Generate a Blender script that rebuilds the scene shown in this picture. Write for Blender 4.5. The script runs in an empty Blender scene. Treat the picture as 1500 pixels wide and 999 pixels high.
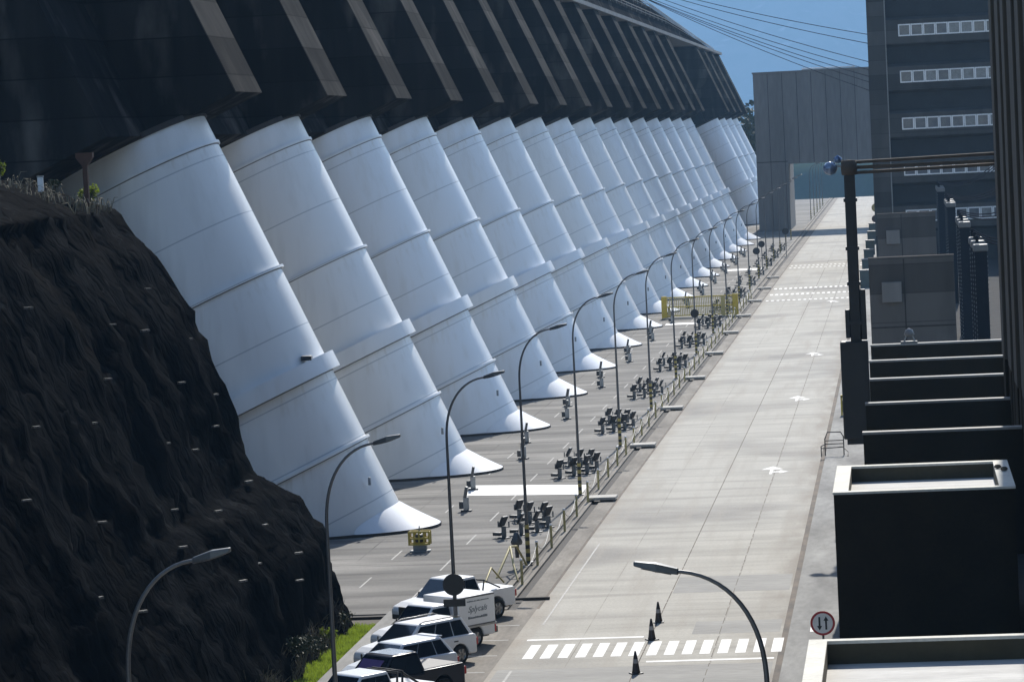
import bpy, bmesh, math, random
from mathutils import Vector, Matrix, noise
R_ = math.radians
rnd = random.Random(7)
scn = bpy.context.scene
COL = scn.collection
V = Vector

# ------------------------------------------------------------------ materials
def _nodes(name):
    m = bpy.data.materials.new(name); m.use_nodes = True
    nt = m.node_tree; b = nt.nodes['Principled BSDF']
    return m, nt, b
def _n(nt, t, **k):
    n = nt.nodes.new(t)
    for a, v in k.items(): setattr(n, a, v)
    return n
def mapped(nt, scale=(1, 1, 1), world=False):
    if world:
        g = _n(nt, 'ShaderNodeNewGeometry'); src = g.outputs['Position']
    else:
        g = _n(nt, 'ShaderNodeTexCoord'); src = g.outputs['Object']
    mp = _n(nt, 'ShaderNodeMapping'); mp.inputs['Scale'].default_value = scale
    nt.links.new(src, mp.inputs['Vector'])
    return mp.outputs['Vector']
def noise_fac(nt, vec, scale, detail=5, lo=.3, hi=.7):
    t = _n(nt, 'ShaderNodeTexNoise'); t.inputs['Scale'].default_value = scale
    t.inputs['Detail'].default_value = detail
    nt.links.new(vec, t.inputs['Vector'])
    r = _n(nt, 'ShaderNodeMapRange'); r.inputs['From Min'].default_value = lo; r.inputs['From Max'].default_value = hi
    nt.links.new(t.outputs['Fac'], r.inputs['Value'])
    return r.outputs['Result']
def mix(nt, fac, a, b, mode='MIX'):
    m = _n(nt, 'ShaderNodeMix', data_type='RGBA', blend_type=mode)
    for s, v in ((m.inputs[0], fac), (m.inputs[6], a), (m.inputs[7], b)):
        if hasattr(v, 'is_linked'): nt.links.new(v, s)
        elif isinstance(v, (int, float)): s.default_value = v
        else: s.default_value = (*v[:3], 1)
    return m.outputs[2]
def mat(name, c1, c2=None, rough=.7, scale=2., stretch=(1, 1, 1), metallic=0., bump=0., world=False, coat=0., fine=.12, spec=.5):
    m, nt, b = _nodes(name)
    b.inputs['Roughness'].default_value = rough; b.inputs['Metallic'].default_value = metallic
    b.inputs['Coat Weight'].default_value = coat; b.inputs['Specular IOR Level'].default_value = spec
    if c2 is None: c2 = tuple(x * .8 for x in c1)
    vec = mapped(nt, stretch, world)
    f = noise_fac(nt, vec, scale)
    col = mix(nt, f, c1, c2)
    if fine:
        f2 = noise_fac(nt, vec, scale * 9, 4, .25, .75)
        g = mix(nt, f2, (1 - fine,) * 3, (1 + fine,) * 3)
        col = mix(nt, 1., col, g, 'MULTIPLY')
    nt.links.new(col, b.inputs['Base Color'])
    if bump:
        bp = _n(nt, 'ShaderNodeBump'); bp.inputs['Strength'].default_value = bump; bp.inputs['Distance'].default_value = .05
        nt.links.new(noise_fac(nt, vec, scale * 4, 6), bp.inputs['Height']); nt.links.new(bp.outputs['Normal'], b.inputs['Normal'])
    return m

def mat_road():
    m, nt, b = _nodes('road_concrete'); b.inputs['Roughness'].default_value = .9; b.inputs['Specular IOR Level'].default_value = .2
    vec = mapped(nt, (1, 1, 1), True)
    off = _n(nt, 'ShaderNodeMapping'); off.inputs['Location'].default_value = (14.4, 0, 0); nt.links.new(vec, off.inputs['Vector'])
    br = _n(nt, 'ShaderNodeTexBrick'); br.offset = 0.; br.squash = 1.
    br.inputs['Scale'].default_value = 1.; br.inputs['Brick Width'].default_value = 2.475; br.inputs['Row Height'].default_value = 4.6
    br.inputs['Mortar Size'].default_value = .02; br.inputs['Mortar Smooth'].default_value = .4
    br.inputs['Color1'].default_value = (0.463, 0.441, 0.389, 1); br.inputs['Color2'].default_value = (0.398, 0.379, 0.335, 1); br.inputs['Mortar'].default_value = (0.243, 0.222, 0.189, 1)
    nt.links.new(off.outputs[0], br.inputs['Vector'])
    v2 = mapped(nt, (.10, .45, 1), True)
    f = noise_fac(nt, v2, 1.1, 3, .38, .72)
    col = mix(nt, f, br.outputs['Color'], (0.499, 0.476, 0.421))
    v3 = mapped(nt, (.10, .9, 1), True)
    f = noise_fac(nt, v3, 1., 3, .52, .82)
    col = mix(nt, f, col, (0.301, 0.284, 0.253))
    f = noise_fac(nt, mapped(nt, (1, 1, 1), True), .09, 4, .52, .68)
    col = mix(nt, f, col, (0.291, 0.276, 0.250))
    f = noise_fac(nt, mapped(nt, (1, .06, 1), True), 1.1, 4, .5, .8)
    col = mix(nt, f, col, (0.374, 0.344, 0.297))
    sx = _n(nt, 'ShaderNodeSeparateXYZ'); nt.links.new(vec, sx.inputs[0])
    for x0, x1, c in ((-13.5, -14.6, (0.345, 0.301, 0.249)), (-6.0, -4.7, (0.296, 0.264, 0.223))):
        e = _n(nt, 'ShaderNodeMapRange'); e.inputs['From Min'].default_value = x0; e.inputs['From Max'].default_value = x1; nt.links.new(sx.outputs['X'], e.inputs['Value'])
        k = _n(nt, 'ShaderNodeMath', operation='MULTIPLY'); nt.links.new(e.outputs[0], k.inputs[0]); nt.links.new(noise_fac(nt, mapped(nt, (1, .25, 1), True), 1.1, 6, .3, .62), k.inputs[1])
        col = mix(nt, k.outputs[0], col, c)
    v4 = mapped(nt, (.16, 2.6, 1), True)
    col = mix(nt, noise_fac(nt, v4, 1.2, 4, .58, .9), col, (0.275, 0.259, 0.228))
    f = noise_fac(nt, vec, 9., 4, .2, .8)
    col = mix(nt, 1., col, mix(nt, f, (.84,) * 3, (1.1,) * 3), 'MULTIPLY')
    nt.links.new(col, b.inputs['Base Color'])
    return m
def mat_plaza():
    m, nt, b = _nodes('plaza_paving'); b.inputs['Roughness'].default_value = .9; b.inputs['Specular IOR Level'].default_value = .3
    vec = mapped(nt, (1, 1, 1), True)
    br = _n(nt, 'ShaderNodeTexBrick'); br.offset = .0
    br.inputs['Scale'].default_value = 1.; br.inputs['Brick Width'].default_value = 12.; br.inputs['Row Height'].default_value = 6.
    br.inputs['Mortar Size'].default_value = .04
    br.inputs['Color1'].default_value = (0.163, 0.156, 0.144, 1); br.inputs['Color2'].default_value = (0.200, 0.190, 0.174, 1); br.inputs['Mortar'].default_value = (0.083, 0.077, 0.073, 1)
    nt.links.new(vec, br.inputs['Vector'])
    f = noise_fac(nt, mapped(nt, (.14, .5, 1), True), 1., 4, .36, .7)
    col = mix(nt, f, br.outputs['Color'], (0.117, 0.113, 0.105))
    f = noise_fac(nt, mapped(nt, (.2, .5, 1), True), .45, 6, .48, .66)
    col = mix(nt, f, col, (0.276, 0.262, 0.239))
    f = noise_fac(nt, mapped(nt, (.1, .9, 1), True), 1., 4, .5, .74)
    col = mix(nt, f, col, (0.058, 0.055, 0.052))
    f = noise_fac(nt, vec, 6., 4, .2, .8)
    col = mix(nt, 1., col, mix(nt, f, (.85,) * 3, (1.12,) * 3), 'MULTIPLY')
    nt.links.new(col, b.inputs['Base Color'])
    return m
AX = V((-.409, 0, .9125)); NC = V((.9125, 0, .409))
def mat_pipe():
    m, nt, b = _nodes('penstock_white_paint'); b.inputs['Roughness'].default_value = .34
    tc = _n(nt, 'ShaderNodeTexCoord')
    d = _n(nt, 'ShaderNodeVectorMath', operation='DOT_PRODUCT'); d.inputs[1].default_value = AX
    nt.links.new(tc.outputs['Object'], d.inputs[0])
    oi = _n(nt, 'ShaderNodeObjectInfo')
    mo = _n(nt, 'ShaderNodeMath', operation='PINGPONG'); mo.inputs[1].default_value = 1.47
    nt.links.new(d.outputs['Value'], mo.inputs[0])
    lt = _n(nt, 'ShaderNodeMapRange'); lt.inputs['From Min'].default_value = .012; lt.inputs['From Max'].default_value = .04
    nt.links.new(mo.outputs[0], lt.inputs['Value'])
    pl = _n(nt, 'ShaderNodeMath', operation='ADD'); nt.links.new(d.outputs['Value'], pl.inputs[0]); pl.inputs[1].default_value = .3
    fl = _n(nt, 'ShaderNodeMath', operation='DIVIDE'); nt.links.new(pl.outputs[0], fl.inputs[0]); fl.inputs[1].default_value = 2.94
    f2 = _n(nt, 'ShaderNodeMath', operation='FLOOR'); nt.links.new(fl.outputs[0], f2.inputs[0])
    cb = _n(nt, 'ShaderNodeCombineXYZ'); nt.links.new(f2.outputs[0], cb.inputs[0]); nt.links.new(oi.outputs['Random'], cb.inputs[1])
    wn = _n(nt, 'ShaderNodeTexWhiteNoise'); nt.links.new(cb.outputs[0], wn.inputs['Vector'])
    base = mix(nt, wn.outputs['Value'], (.79, .82, .86), (.755, .78, .815))
    base = mix(nt, oi.outputs['Random'], base, (.80, .80, .79))
    mp = _n(nt, 'ShaderNodeMapping'); mp.inputs['Rotation'].default_value = (0, -R_(24.1), 0); mp.inputs['Scale'].default_value = (1, 1, .1)
    nt.links.new(tc.outputs['Object'], mp.inputs['Vector'])
    f = noise_fac(nt, mp.outputs[0], 1.5, 6, .5, .85)
    base = mix(nt, f, base, (.70, .70, .69))
    f = noise_fac(nt, tc.outputs['Object'], 14, 3, .74, .82)
    base = mix(nt, f, base, (.62, .60, .57))
    tot = None
    sn = noise_fac(nt, mp.outputs[0], 3.4, 6, .54, .78)
    for ring_s in (2.7, 6.3, 11.65, 18.2):
        up_ = _n(nt, 'ShaderNodeMapRange'); up_.inputs['From Min'].default_value = ring_s - 1.8; up_.inputs['From Max'].default_value = ring_s; nt.links.new(d.outputs['Value'], up_.inputs['Value'])
        lt_ = _n(nt, 'ShaderNodeMath', operation='LESS_THAN'); lt_.inputs[1].default_value = ring_s; nt.links.new(d.outputs['Value'], lt_.inputs[0])
        pr = _n(nt, 'ShaderNodeMath', operation='MULTIPLY'); nt.links.new(up_.outputs[0], pr.inputs[0]); nt.links.new(lt_.outputs[0], pr.inputs[1])
        if tot is None: tot = pr
        else:
            ad = _n(nt, 'ShaderNodeMath', operation='ADD'); nt.links.new(tot.outputs[0], ad.inputs[0]); nt.links.new(pr.outputs[0], ad.inputs[1]); tot = ad
    rs = _n(nt, 'ShaderNodeMath', operation='MULTIPLY'); nt.links.new(tot.outputs[0], rs.inputs[0]); nt.links.new(sn, rs.inputs[1])
    base = mix(nt, rs.outputs[0], base, (.66, .64, .60))
    col = mix(nt, lt.outputs[0], (.48, .50, .52), base)
    nt.links.new(col, b.inputs['Base Color'])
    return m
def mat_stripes():
    m, nt, b = _nodes('black_yellow_stripes')
    tc = _n(nt, 'ShaderNodeTexCoord'); sx = _n(nt, 'ShaderNodeSeparateXYZ'); nt.links.new(tc.outputs['Object'], sx.inputs[0])
    mo = _n(nt, 'ShaderNodeMath', operation='PINGPONG'); mo.inputs[1].default_value = .17; nt.links.new(sx.outputs['Z'], mo.inputs[0])
    g = _n(nt, 'ShaderNodeMath', operation='GREATER_THAN'); g.inputs[1].default_value = .085; nt.links.new(mo.outputs[0], g.inputs[0])
    nt.links.new(mix(nt, g.outputs[0], (.02, .02, .018), (.42, .34, .10)), b.inputs['Base Color'])
    return m
def mat_rock():
    m, nt, b = _nodes('netted_rock'); b.inputs['Roughness'].default_value = .85; b.inputs['Specular IOR Level'].default_value = .004
    w = mapped(nt, (1, 1, 1), True)
    def tilted(ang, sy, sz):
        r = _n(nt, 'ShaderNodeMapping'); r.inputs['Rotation'].default_value = (ang, 0, 0); nt.links.new(w, r.inputs['Vector'])
        q = _n(nt, 'ShaderNodeMapping'); q.inputs['Scale'].default_value = (sy, sy, sz); nt.links.new(r.outputs[0], q.inputs['Vector'])
        return q.outputs[0]
    a1 = tilted(R_(-14), 1., .10)
    f = noise_fac(nt, tilted(R_(-14), 1, .3), .35, 6, .40, .66)
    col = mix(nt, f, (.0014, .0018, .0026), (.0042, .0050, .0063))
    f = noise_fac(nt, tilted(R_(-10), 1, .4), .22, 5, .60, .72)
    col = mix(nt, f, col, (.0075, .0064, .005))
    # painted highlights along the crests of the net's folds
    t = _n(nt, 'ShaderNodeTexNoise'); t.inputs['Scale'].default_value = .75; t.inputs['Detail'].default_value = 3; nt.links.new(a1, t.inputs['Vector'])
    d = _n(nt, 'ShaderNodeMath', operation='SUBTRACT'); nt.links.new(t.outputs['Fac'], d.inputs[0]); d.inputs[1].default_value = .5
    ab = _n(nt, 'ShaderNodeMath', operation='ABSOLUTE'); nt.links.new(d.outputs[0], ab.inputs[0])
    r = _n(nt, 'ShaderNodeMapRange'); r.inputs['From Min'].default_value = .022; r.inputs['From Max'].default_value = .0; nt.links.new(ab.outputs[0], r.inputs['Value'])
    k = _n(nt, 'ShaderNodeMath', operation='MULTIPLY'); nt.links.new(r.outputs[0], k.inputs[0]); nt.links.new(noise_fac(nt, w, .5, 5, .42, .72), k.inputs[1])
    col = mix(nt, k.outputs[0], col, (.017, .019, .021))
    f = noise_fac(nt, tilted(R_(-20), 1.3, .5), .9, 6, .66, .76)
    col = mix(nt, f, col, (.026, .026, .026))  # scattered pale patches, highlights painted into the rock colour
    nt.links.new(col, b.inputs['Base Color'])
    bp = _n(nt, 'ShaderNodeBump'); bp.inputs['Strength'].default_value = .9; bp.inputs['Distance'].default_value = .4
    nt.links.new(ab.outputs[0], bp.inputs['Height'])
    bp2 = _n(nt, 'ShaderNodeBump'); bp2.inputs['Strength'].default_value = .35; bp2.inputs['Distance'].default_value = .12
    nt.links.new(noise_fac(nt, tilted(R_(-14), 1, .5), 2.6, 5), bp2.inputs['Height']); nt.links.new(bp.outputs['Normal'], bp2.inputs['Normal']); nt.links.new(bp2.outputs['Normal'], b.inputs['Normal'])
    return m
def mat_hill():
    m, nt, b = _nodes('far_hillside'); b.inputs['Roughness'].default_value = .95
    vec = mapped(nt, (1, 1, 1), True)
    f = noise_fac(nt, vec, .012, 8, .4, .65)
    col = mix(nt, f, (.14, .20, .19), (.19, .235, .23))
    f = noise_fac(nt, mapped(nt, (.3, 1, 1), True), .03, 7, .6, .75)
    col = mix(nt, f, col, (.28, .32, .33))
    nt.links.new(col, b.inputs['Base Color'])
    return m
def mat_dam(name, c1, c2, c3):
    m, nt, b = _nodes(name); b.inputs['Roughness'].default_value = 1; b.inputs['Specular IOR Level'].default_value = 0
    w = mapped(nt, (1, 1, 1), True)
    f = noise_fac(nt, mapped(nt, (1, 1, .12), True), .9, 7, .4, .72)
    col = mix(nt, f, c1, c2)
    f = noise_fac(nt, mapped(nt, (.6, .6, .22), True), .8, 8, .53, .74)
    col = mix(nt, f, col, c3)
    sx = _n(nt, 'ShaderNodeSeparateXYZ'); nt.links.new(w, sx.inputs[0])
    mo = _n(nt, 'ShaderNodeMath', operation='PINGPONG'); mo.inputs[1].default_value = .9; nt.links.new(sx.outputs['Z'], mo.inputs[0])
    g = _n(nt, 'ShaderNodeMapRange'); g.inputs['From Min'].default_value = .0; g.inputs['From Max'].default_value = .05; nt.links.new(mo.outputs[0], g.inputs['Value'])
    col = mix(nt, g.outputs[0], tuple(x * .55 for x in c1), col)
    fl = _n(nt, 'ShaderNodeMath', operation='MULTIPLY'); fl.inputs[1].default_value = 1 / 1.8; nt.links.new(sx.outputs['Z'], fl.inputs[0])
    f2 = _n(nt, 'ShaderNodeMath', operation='FLOOR'); nt.links.new(fl.outputs[0], f2.inputs[0])
    wn = _n(nt, 'ShaderNodeTexWhiteNoise', noise_dimensions='1D'); nt.links.new(f2.outputs[0], wn.inputs['W'])
    col = mix(nt, 1., col, mix(nt, wn.outputs['Value'], (.72,) * 3, (1.25,) * 3), 'MULTIPLY')
    nt.links.new(col, b.inputs['Base Color'])
    return m

M = {}
M['road'] = mat_road(); M['plaza'] = mat_plaza(); M['pipe'] = mat_pipe(); M['stripes'] = mat_stripes(); M['rock'] = mat_rock(); M['hill'] = mat_hill()
M['dam'] = mat_dam('dam_concrete', (.013, .0138, .0150), (.027, .0268, .0268), (.10, .092, .084))  # shaded copy of the concrete, for walls and rib sides
M['rib'] = mat_dam('rib_concrete_lit', (.080, .075, .068), (.056, .053, .049), (.125, .115, .103))  # sunlit copy of the dam concrete, light put into the colour
M['ledge'] = mat('ledge_concrete', (.30, .29, .27), (.22, .21, .2), world=True, scale=.4)
M['gate'] = mat('gate_concrete', (.22, .21, .2), (.165, .158, .15), scale=.5, rough=.9, world=True, stretch=(.55, .55, .09), fine=.1)
M['bldg'] = mat_dam('building_concrete', (.075, .072, .068), (.062, .059, .055), (.092, .087, .08))
M['bldg_dark'] = mat('building_recess', (.030, .032, .034), (.022, .023, .024), world=True, scale=.6, rough=.9)
M['block'] = mat_dam('block_concrete', (.125, .115, .106), (.10, .092, .085), (.15, .138, .126))
M['wallc'] = mat('corrugated_wall', (.055, .043, .028), (.034, .027, .018), stretch=(1, 1, .1), scale=1.2, rough=.85, world=True)
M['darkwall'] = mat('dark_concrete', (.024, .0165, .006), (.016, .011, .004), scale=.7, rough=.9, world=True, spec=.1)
M['capc'] = mat('white_coping', (.74, .72, .64), (.62, .60, .53), scale=.8, rough=.8, world=True)
M['roofc'] = mat('roof_screed', (.66, .65, .62), (.48, .47, .45), scale=.9, rough=.85, world=True, stretch=(.35, 1.6, 1))
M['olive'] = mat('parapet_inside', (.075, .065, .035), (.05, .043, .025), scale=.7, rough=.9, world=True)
M['gutter'] = mat('gutter_concrete', (.25, .225, .19), (.115, .10, .082), scale=.9, rough=.9, world=True, stretch=(1, .22, 1), fine=.2)
M['walk'] = mat('sidewalk_concrete', (.31, .305, .285), (.15, .147, .14), scale=.5, rough=.9, world=True, stretch=(.9, .22, 1), fine=.2)
M['stain'] = mat('rusty_joint', (.17, .13, .095), (.055, .048, .04), scale=1.8, rough=.9, world=True, stretch=(1, .35, 1))
M['slot'] = mat('drain_slot', (.05, .045, .04), (.035, .03, .028), scale=2, rough=.9, world=True)
M['ridge'] = mat('wooded_ridge', (.03, .05, .035), (.05, .07, .045), scale=.05, rough=1, world=True, spec=0)
M['patch'] = mat('patched_concrete', (.33, .32, .295), (.26, .253, .235), scale=.8, rough=.9, world=True, stretch=(.2, .8, 1), fine=.15)
M['yard'] = mat('yard_gravel', (.06, .058, .055), (.04, .039, .037), scale=1.2, rough=.95, world=True, spec=.1)
M['seal'] = mat('seam_grey', (.22, .22, .22), (.16, .16, .155), scale=2, rough=.7)
M['soil'] = mat('soil', (.12, .10, .075), (.09, .08, .06), scale=.05, rough=.95, world=True)
M['paint'] = mat('road_paint', (.80, .80, .78), (.66, .65, .62), scale=2.5, rough=.7, world=True)
M['paint_old'] = mat('worn_paint', (.48, .47, .44), (.33, .32, .30), scale=3, rough=.8, world=True)
M['slab'] = mat('bridge_slab', (.44, .42, .38), (.33, .315, .285), scale=1.5, rough=.8)
M['pole'] = mat('lamp_steel', (.13, .135, .14), (.10, .10, .105), rough=.45, metallic=.5, scale=2)
M['polelight'] = mat('lamp_head_grey', (.10, .103, .108), (.075, .078, .08), rough=.4, metallic=.3, scale=2)
M['black'] = mat('black_paint', (.015, .015, .016), (.01, .01, .011), rough=.5, scale=2)
M['blackrust'] = mat('crane_black', (.012, .0115, .011), (.02, .017, .014), rough=.55, scale=1.5)
M['rail_brown'] = mat('crane_arm_brown', (.11, .08, .055), (.06, .045, .033), rough=.8, scale=1.5)
M['grey'] = mat('galvanised', (.32, .33, .33), (.24, .25, .25), rough=.5, metallic=.3, scale=3)
M['grey2'] = mat('weathered_zinc', (.17, .175, .175), (.12, .125, .125), rough=.6, metallic=.2, scale=3)
M['flood'] = mat('floodlight_case', (.022, .026, .032), (.032, .036, .042), rough=.45, scale=4)
M['glassy'] = mat('floodlight_glass', (.05, .06, .075), (.04, .05, .06), rough=.12, scale=4, fine=0)
M['yellow'] = mat('yellow_paint', (.55, .42, .05), (.45, .34, .06), rough=.55, scale=4)
M['yellow_dull'] = mat('faded_yellow', (.50, .43, .17), (.40, .34, .15), rough=.6, scale=4)
M['cone_backlit'] = mat('cone_plastic_backlit', (.03, .018, .014), (.022, .015, .013), rough=.5, scale=4)  # shade of the backlit cones put into their colour
M['conewhite'] = mat('cone_band', (.30, .29, .29), (.22, .22, .22), rough=.5, scale=4)
M['red'] = mat('sign_red', (.45, .02, .025), (.36, .02, .022), rough=.5, scale=5, fine=0)
M['signwhite'] = mat('sign_white', (.78, .77, .75), (.7, .69, .67), rough=.5, scale=5, fine=0)
M['rust'] = mat('rusty_steel', (.085, .038, .022), (.055, .027, .018), rough=.8, scale=3)
M['white'] = mat('white_enamel', (.80, .80, .80), (.74, .74, .74), rough=.4, scale=3)
M['carwhite'] = mat('car_paint_white', (.84, .85, .86), (.82, .83, .84), rough=.32, coat=0, scale=.5, fine=.02)
M['carsilver'] = mat('car_paint_pale_blue', (.52, .58, .64), (.50, .56, .62), rough=.25, coat=.8, scale=.5, fine=.02, metallic=.3)
M['carwhite2'] = mat('car_paint_pearl', (.76, .80, .84), (.74, .78, .82), rough=.3, coat=0, scale=.5, fine=.02)
M['cardark'] = mat('car_paint_navy', (.010, .012, .02), (.011, .013, .022), rough=.3, coat=0., spec=.3, scale=.5, fine=.02)
M['glass'] = mat('car_glass', (.012, .02, .032), (.014, .022, .034), rough=.06, scale=1, fine=0, spec=.8)
M['tyre'] = mat('tyre_rubber', (.012, .012, .012), (.016, .016, .016), rough=.9, scale=5)
M['rim'] = mat('alloy_rim', (.35, .35, .35), (.25, .25, .25), rough=.35, metallic=.7, scale=5)
M['tail'] = mat('tail_lamp', (.40, .01, .012), (.35, .01, .012), rough=.2, scale=5, fine=0)
M['lens'] = mat('headlamp_lens', (.55, .57, .6), (.5, .52, .55), rough=.1, scale=5, fine=0)
M['leaf'] = mat('leaf_green', (.075, .09, .022), (.04, .055, .015), rough=.6, scale=1.5)
M['leafd'] = mat('leaf_dark', (.03, .045, .015), (.045, .05, .02), rough=.7, scale=1.5)
M['dry'] = mat('dry_stalk', (.20, .18, .12), (.10, .09, .06), rough=.8, scale=4)
M['grass'] = mat('grass_blade', (.15, .21, .03), (.075, .12, .02), rough=.6, scale=1.6, world=True)
M['cap'] = mat('insulator_white_shaded', (.17, .17, .17), (.13, .13, .13), rough=.4, scale=3)  # white greyed in the colour to paint the tall building's shadow on the caps
M['tower'] = mat('tower_black', (.011, .014, .02), (.015, .018, .025), rough=.8, scale=2, spec=.1)
M['cable'] = mat('cable', (.06, .06, .065), (.05, .05, .055), rough=1, scale=1, spec=0.)
M['frame'] = mat('window_frame_white', (.80, .80, .80), (.70, .70, .70), rough=.5, scale=2)
M['pane'] = mat('window_pane', (.10, .115, .14), (.17, .175, .18), rough=.1, scale=1.1, fine=.2, world=True)
M['pane2'] = mat('window_pane_pale', (.24, .25, .26), (.15, .16, .17), rough=.2, scale=1.5, fine=.3, world=True)
M['lampblue'] = mat('floodlamp_blue', (.10, .16, .30), (.3, .36, .45), rough=.15, metallic=.4, scale=2, fine=0)
M['teal'] = mat('cabinet_green', (.06, .085, .085), (.045, .065, .065), rough=.5, scale=2)
M['plate'] = mat('anchor_plate_steel', (.13, .135, .14), (.09, .095, .1), rough=.4, metallic=.4, scale=6)
M['purple'] = mat('sunshade_purple', (.16, .09, .26), (.12, .07, .2), rough=.6, scale=4)
M['ink'] = mat('dark_lettering', (.16, .19, .21), (.12, .15, .17), rough=.6, scale=4, fine=0)

def translucent(m, col, fac):
    nt = m.node_tree; out = [n for n in nt.nodes if n.type == 'OUTPUT_MATERIAL'][0]; b = nt.nodes['Principled BSDF']
    t = nt.nodes.new('ShaderNodeBsdfTranslucent'); t.inputs['Color'].default_value = (*col, 1)
    x = nt.nodes.new('ShaderNodeMixShader'); x.inputs[0].default_value = fac
    nt.links.new(b.outputs[0], x.inputs[1]); nt.links.new(t.outputs[0], x.inputs[2]); nt.links.new(x.outputs[0], out.inputs['Surface'])
translucent(M['grass'], (.26, .36, .035), .5); translucent(M['leaf'], (.16, .22, .02), .45)
# ------------------------------------------------------------------ mesh builder
class MB:
    def __init__(s): s.v = []; s.f = []; s.sm = []
    def add(s, vs, fs, smooth=False):
        k = len(s.v); s.v += [tuple(p) for p in vs]; s.f += [tuple(i + k for i in f) for f in fs]; s.sm += [smooth] * len(fs)
        return s
    def box(s, a, b, mtx=None):
        x0, y0, z0 = a; x1, y1, z1 = b
        vs = [V((x, y, z)) for z in (z0, z1) for y in (y0, y1) for x in (x0, x1)]
        if mtx: vs = [mtx @ p for p in vs]
        return s.add(vs, [(0, 2, 3, 1), (4, 5, 7, 6), (0, 1, 5, 4), (2, 6, 7, 3), (0, 4, 6, 2), (1, 3, 7, 5)])
    def cbox(s, c, d, mtx=None):
        return s.box([c[i] - d[i] / 2 for i in range(3)], [c[i] + d[i] / 2 for i in range(3)], mtx)
    def prism(s, poly, axis, a, b):
        """polygon in the plane across axis ('x','y','z'), extruded a..b"""
        def P(p, t): return {'x': (t, p[0], p[1]), 'y': (p[0], t, p[1]), 'z': (p[0], p[1], t)}[axis]
        n = len(poly); vs = [P(p, a) for p in poly] + [P(p, b) for p in poly]
        return s.add(vs, [tuple(range(n))[::-1], tuple(range(n, 2 * n))] + [(i, (i + 1) % n, n + (i + 1) % n, n + i) for i in range(n)])
    def tube(s, pts, r, seg=8, cap=True):
        pts = [V(p) for p in pts]; rs = r if isinstance(r, (list, tuple)) else [r] * len(pts)
        rings = []; up = None
        for i, p in enumerate(pts):
            d = (pts[min(i + 1, len(pts) - 1)] - pts[max(i - 1, 0)]).normalized()
            if up is None:
                up = d.cross(V((0, 0, 1)));
                if up.length < 1e-3: up = d.cross(V((1, 0, 0)))
            up = (up - d * up.dot(d)).normalized(); w = d.cross(up)
            rings.append([p + (up * math.cos(t) + w * math.sin(t)) * rs[i] for t in [2 * math.pi * k / seg for k in range(seg)]])
        vs = [q for g in rings for q in g]; fs = []
        for i in range(len(pts) - 1):
            for k in range(seg): fs.append((i * seg + k, i * seg + (k + 1) % seg, (i + 1) * seg + (k + 1) % seg, (i + 1) * seg + k))
        s.add(vs, fs, True)
        if cap:
            s.add(rings[0], [tuple(range(seg))[::-1]]); s.add(rings[-1], [tuple(range(seg))])
        return s
    def lathe(s, prof, c=(0, 0, 0), seg=16, mtx=None):
        vs = []; fs = []; n = len(prof)
        for k in range(seg):
            t = 2 * math.pi * k / seg
            for r, z in prof:
                p = V((c[0] + r * math.cos(t), c[1] + r * math.sin(t), c[2] + z)); vs.append(mtx @ p if mtx else p)
        for k in range(seg):
            for i in range(n - 1): fs.append((k * n + i, ((k + 1) % seg) * n + i, ((k + 1) % seg) * n + i + 1, k * n + i + 1))
        return s.add(vs, fs, True)
    def quad(s, a, b, c, d): return s.add([a, b, c, d], [(0, 1, 2, 3)])
    def sheet(s, x0, y0, x1, y1, z): return s.quad((x0, y0, z), (x1, y0, z), (x1, y1, z), (x0, y1, z))
    def build(s, name, m, parent=None, bevel=0, seg=2, loc=None, smooth=True):
        me = bpy.data.meshes.new(name); me.from_pydata(s.v, [], s.f)
        me.polygons.foreach_set('use_smooth', s.sm); me.update()
        bm = bmesh.new(); bm.from_mesh(me)
        if bevel:
            bmesh.ops.remove_doubles(bm, verts=bm.verts, dist=1e-4)
            ed = [e for e in bm.edges if len(e.link_faces) == 2 and e.calc_face_angle(0) > .5]
            res = bmesh.ops.bevel(bm, geom=ed, offset=bevel, segments=seg, profile=.5, affect='EDGES', clamp_overlap=True)
            if smooth:
                for q in res['faces']: q.smooth = True
        bmesh.ops.recalc_face_normals(bm, faces=bm.faces)
        bm.to_mesh(me); bm.free()
        me.materials.append(m)
        o = bpy.data.objects.new(name, me); COL.objects.link(o)
        if parent: o.parent = parent
        if loc: o.location = loc
        return o
    def closed(s): return True

def tag(o, label=None, cat=None, group=None, kind=None):
    if label: o['label'] = label
    if cat: o['category'] = cat
    if group: o['group'] = group
    if kind: o['kind'] = kind
    return o
def thing(name, label, cat, loc=(0, 0, 0), rz=0, group=None):
    o = bpy.data.objects.new(name, None); COL.objects.link(o); o.empty_display_size = .3
    o.location = loc; o.rotation_euler = (0, 0, rz)
    return tag(o, label, cat, group)
def struct(o): o['kind'] = 'structure'; return o
KIDS = {}
def kids(o): return [c for c in o.children]
def copy_tree(o, parent=None, label=None, loc=None, rz=None, sc=None):
    c = o.copy(); COL.objects.link(c)
    if parent: c.parent = parent
    if loc is not None: c.location = loc
    if rz is not None: c.rotation_euler = (0, 0, rz)
    if sc is not None: c.scale = sc
    if label: c['label'] = label
    for ch in kids(o): copy_tree(ch, c)
    return c
ORD = ['first', 'second', 'third', 'fourth', 'fifth', 'sixth', 'seventh', 'eighth', 'ninth', 'tenth', 'eleventh', 'twelfth', 'thirteenth', 'fourteenth', 'fifteenth', 'sixteenth', 'seventeenth', 'eighteenth', 'nineteenth', 'twentieth', 'twenty-first', 'twenty-second']
S = 24.2; PY = [148.6 + S * i for i in range(16)] + [590 + S * i for i in range(4)]

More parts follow.
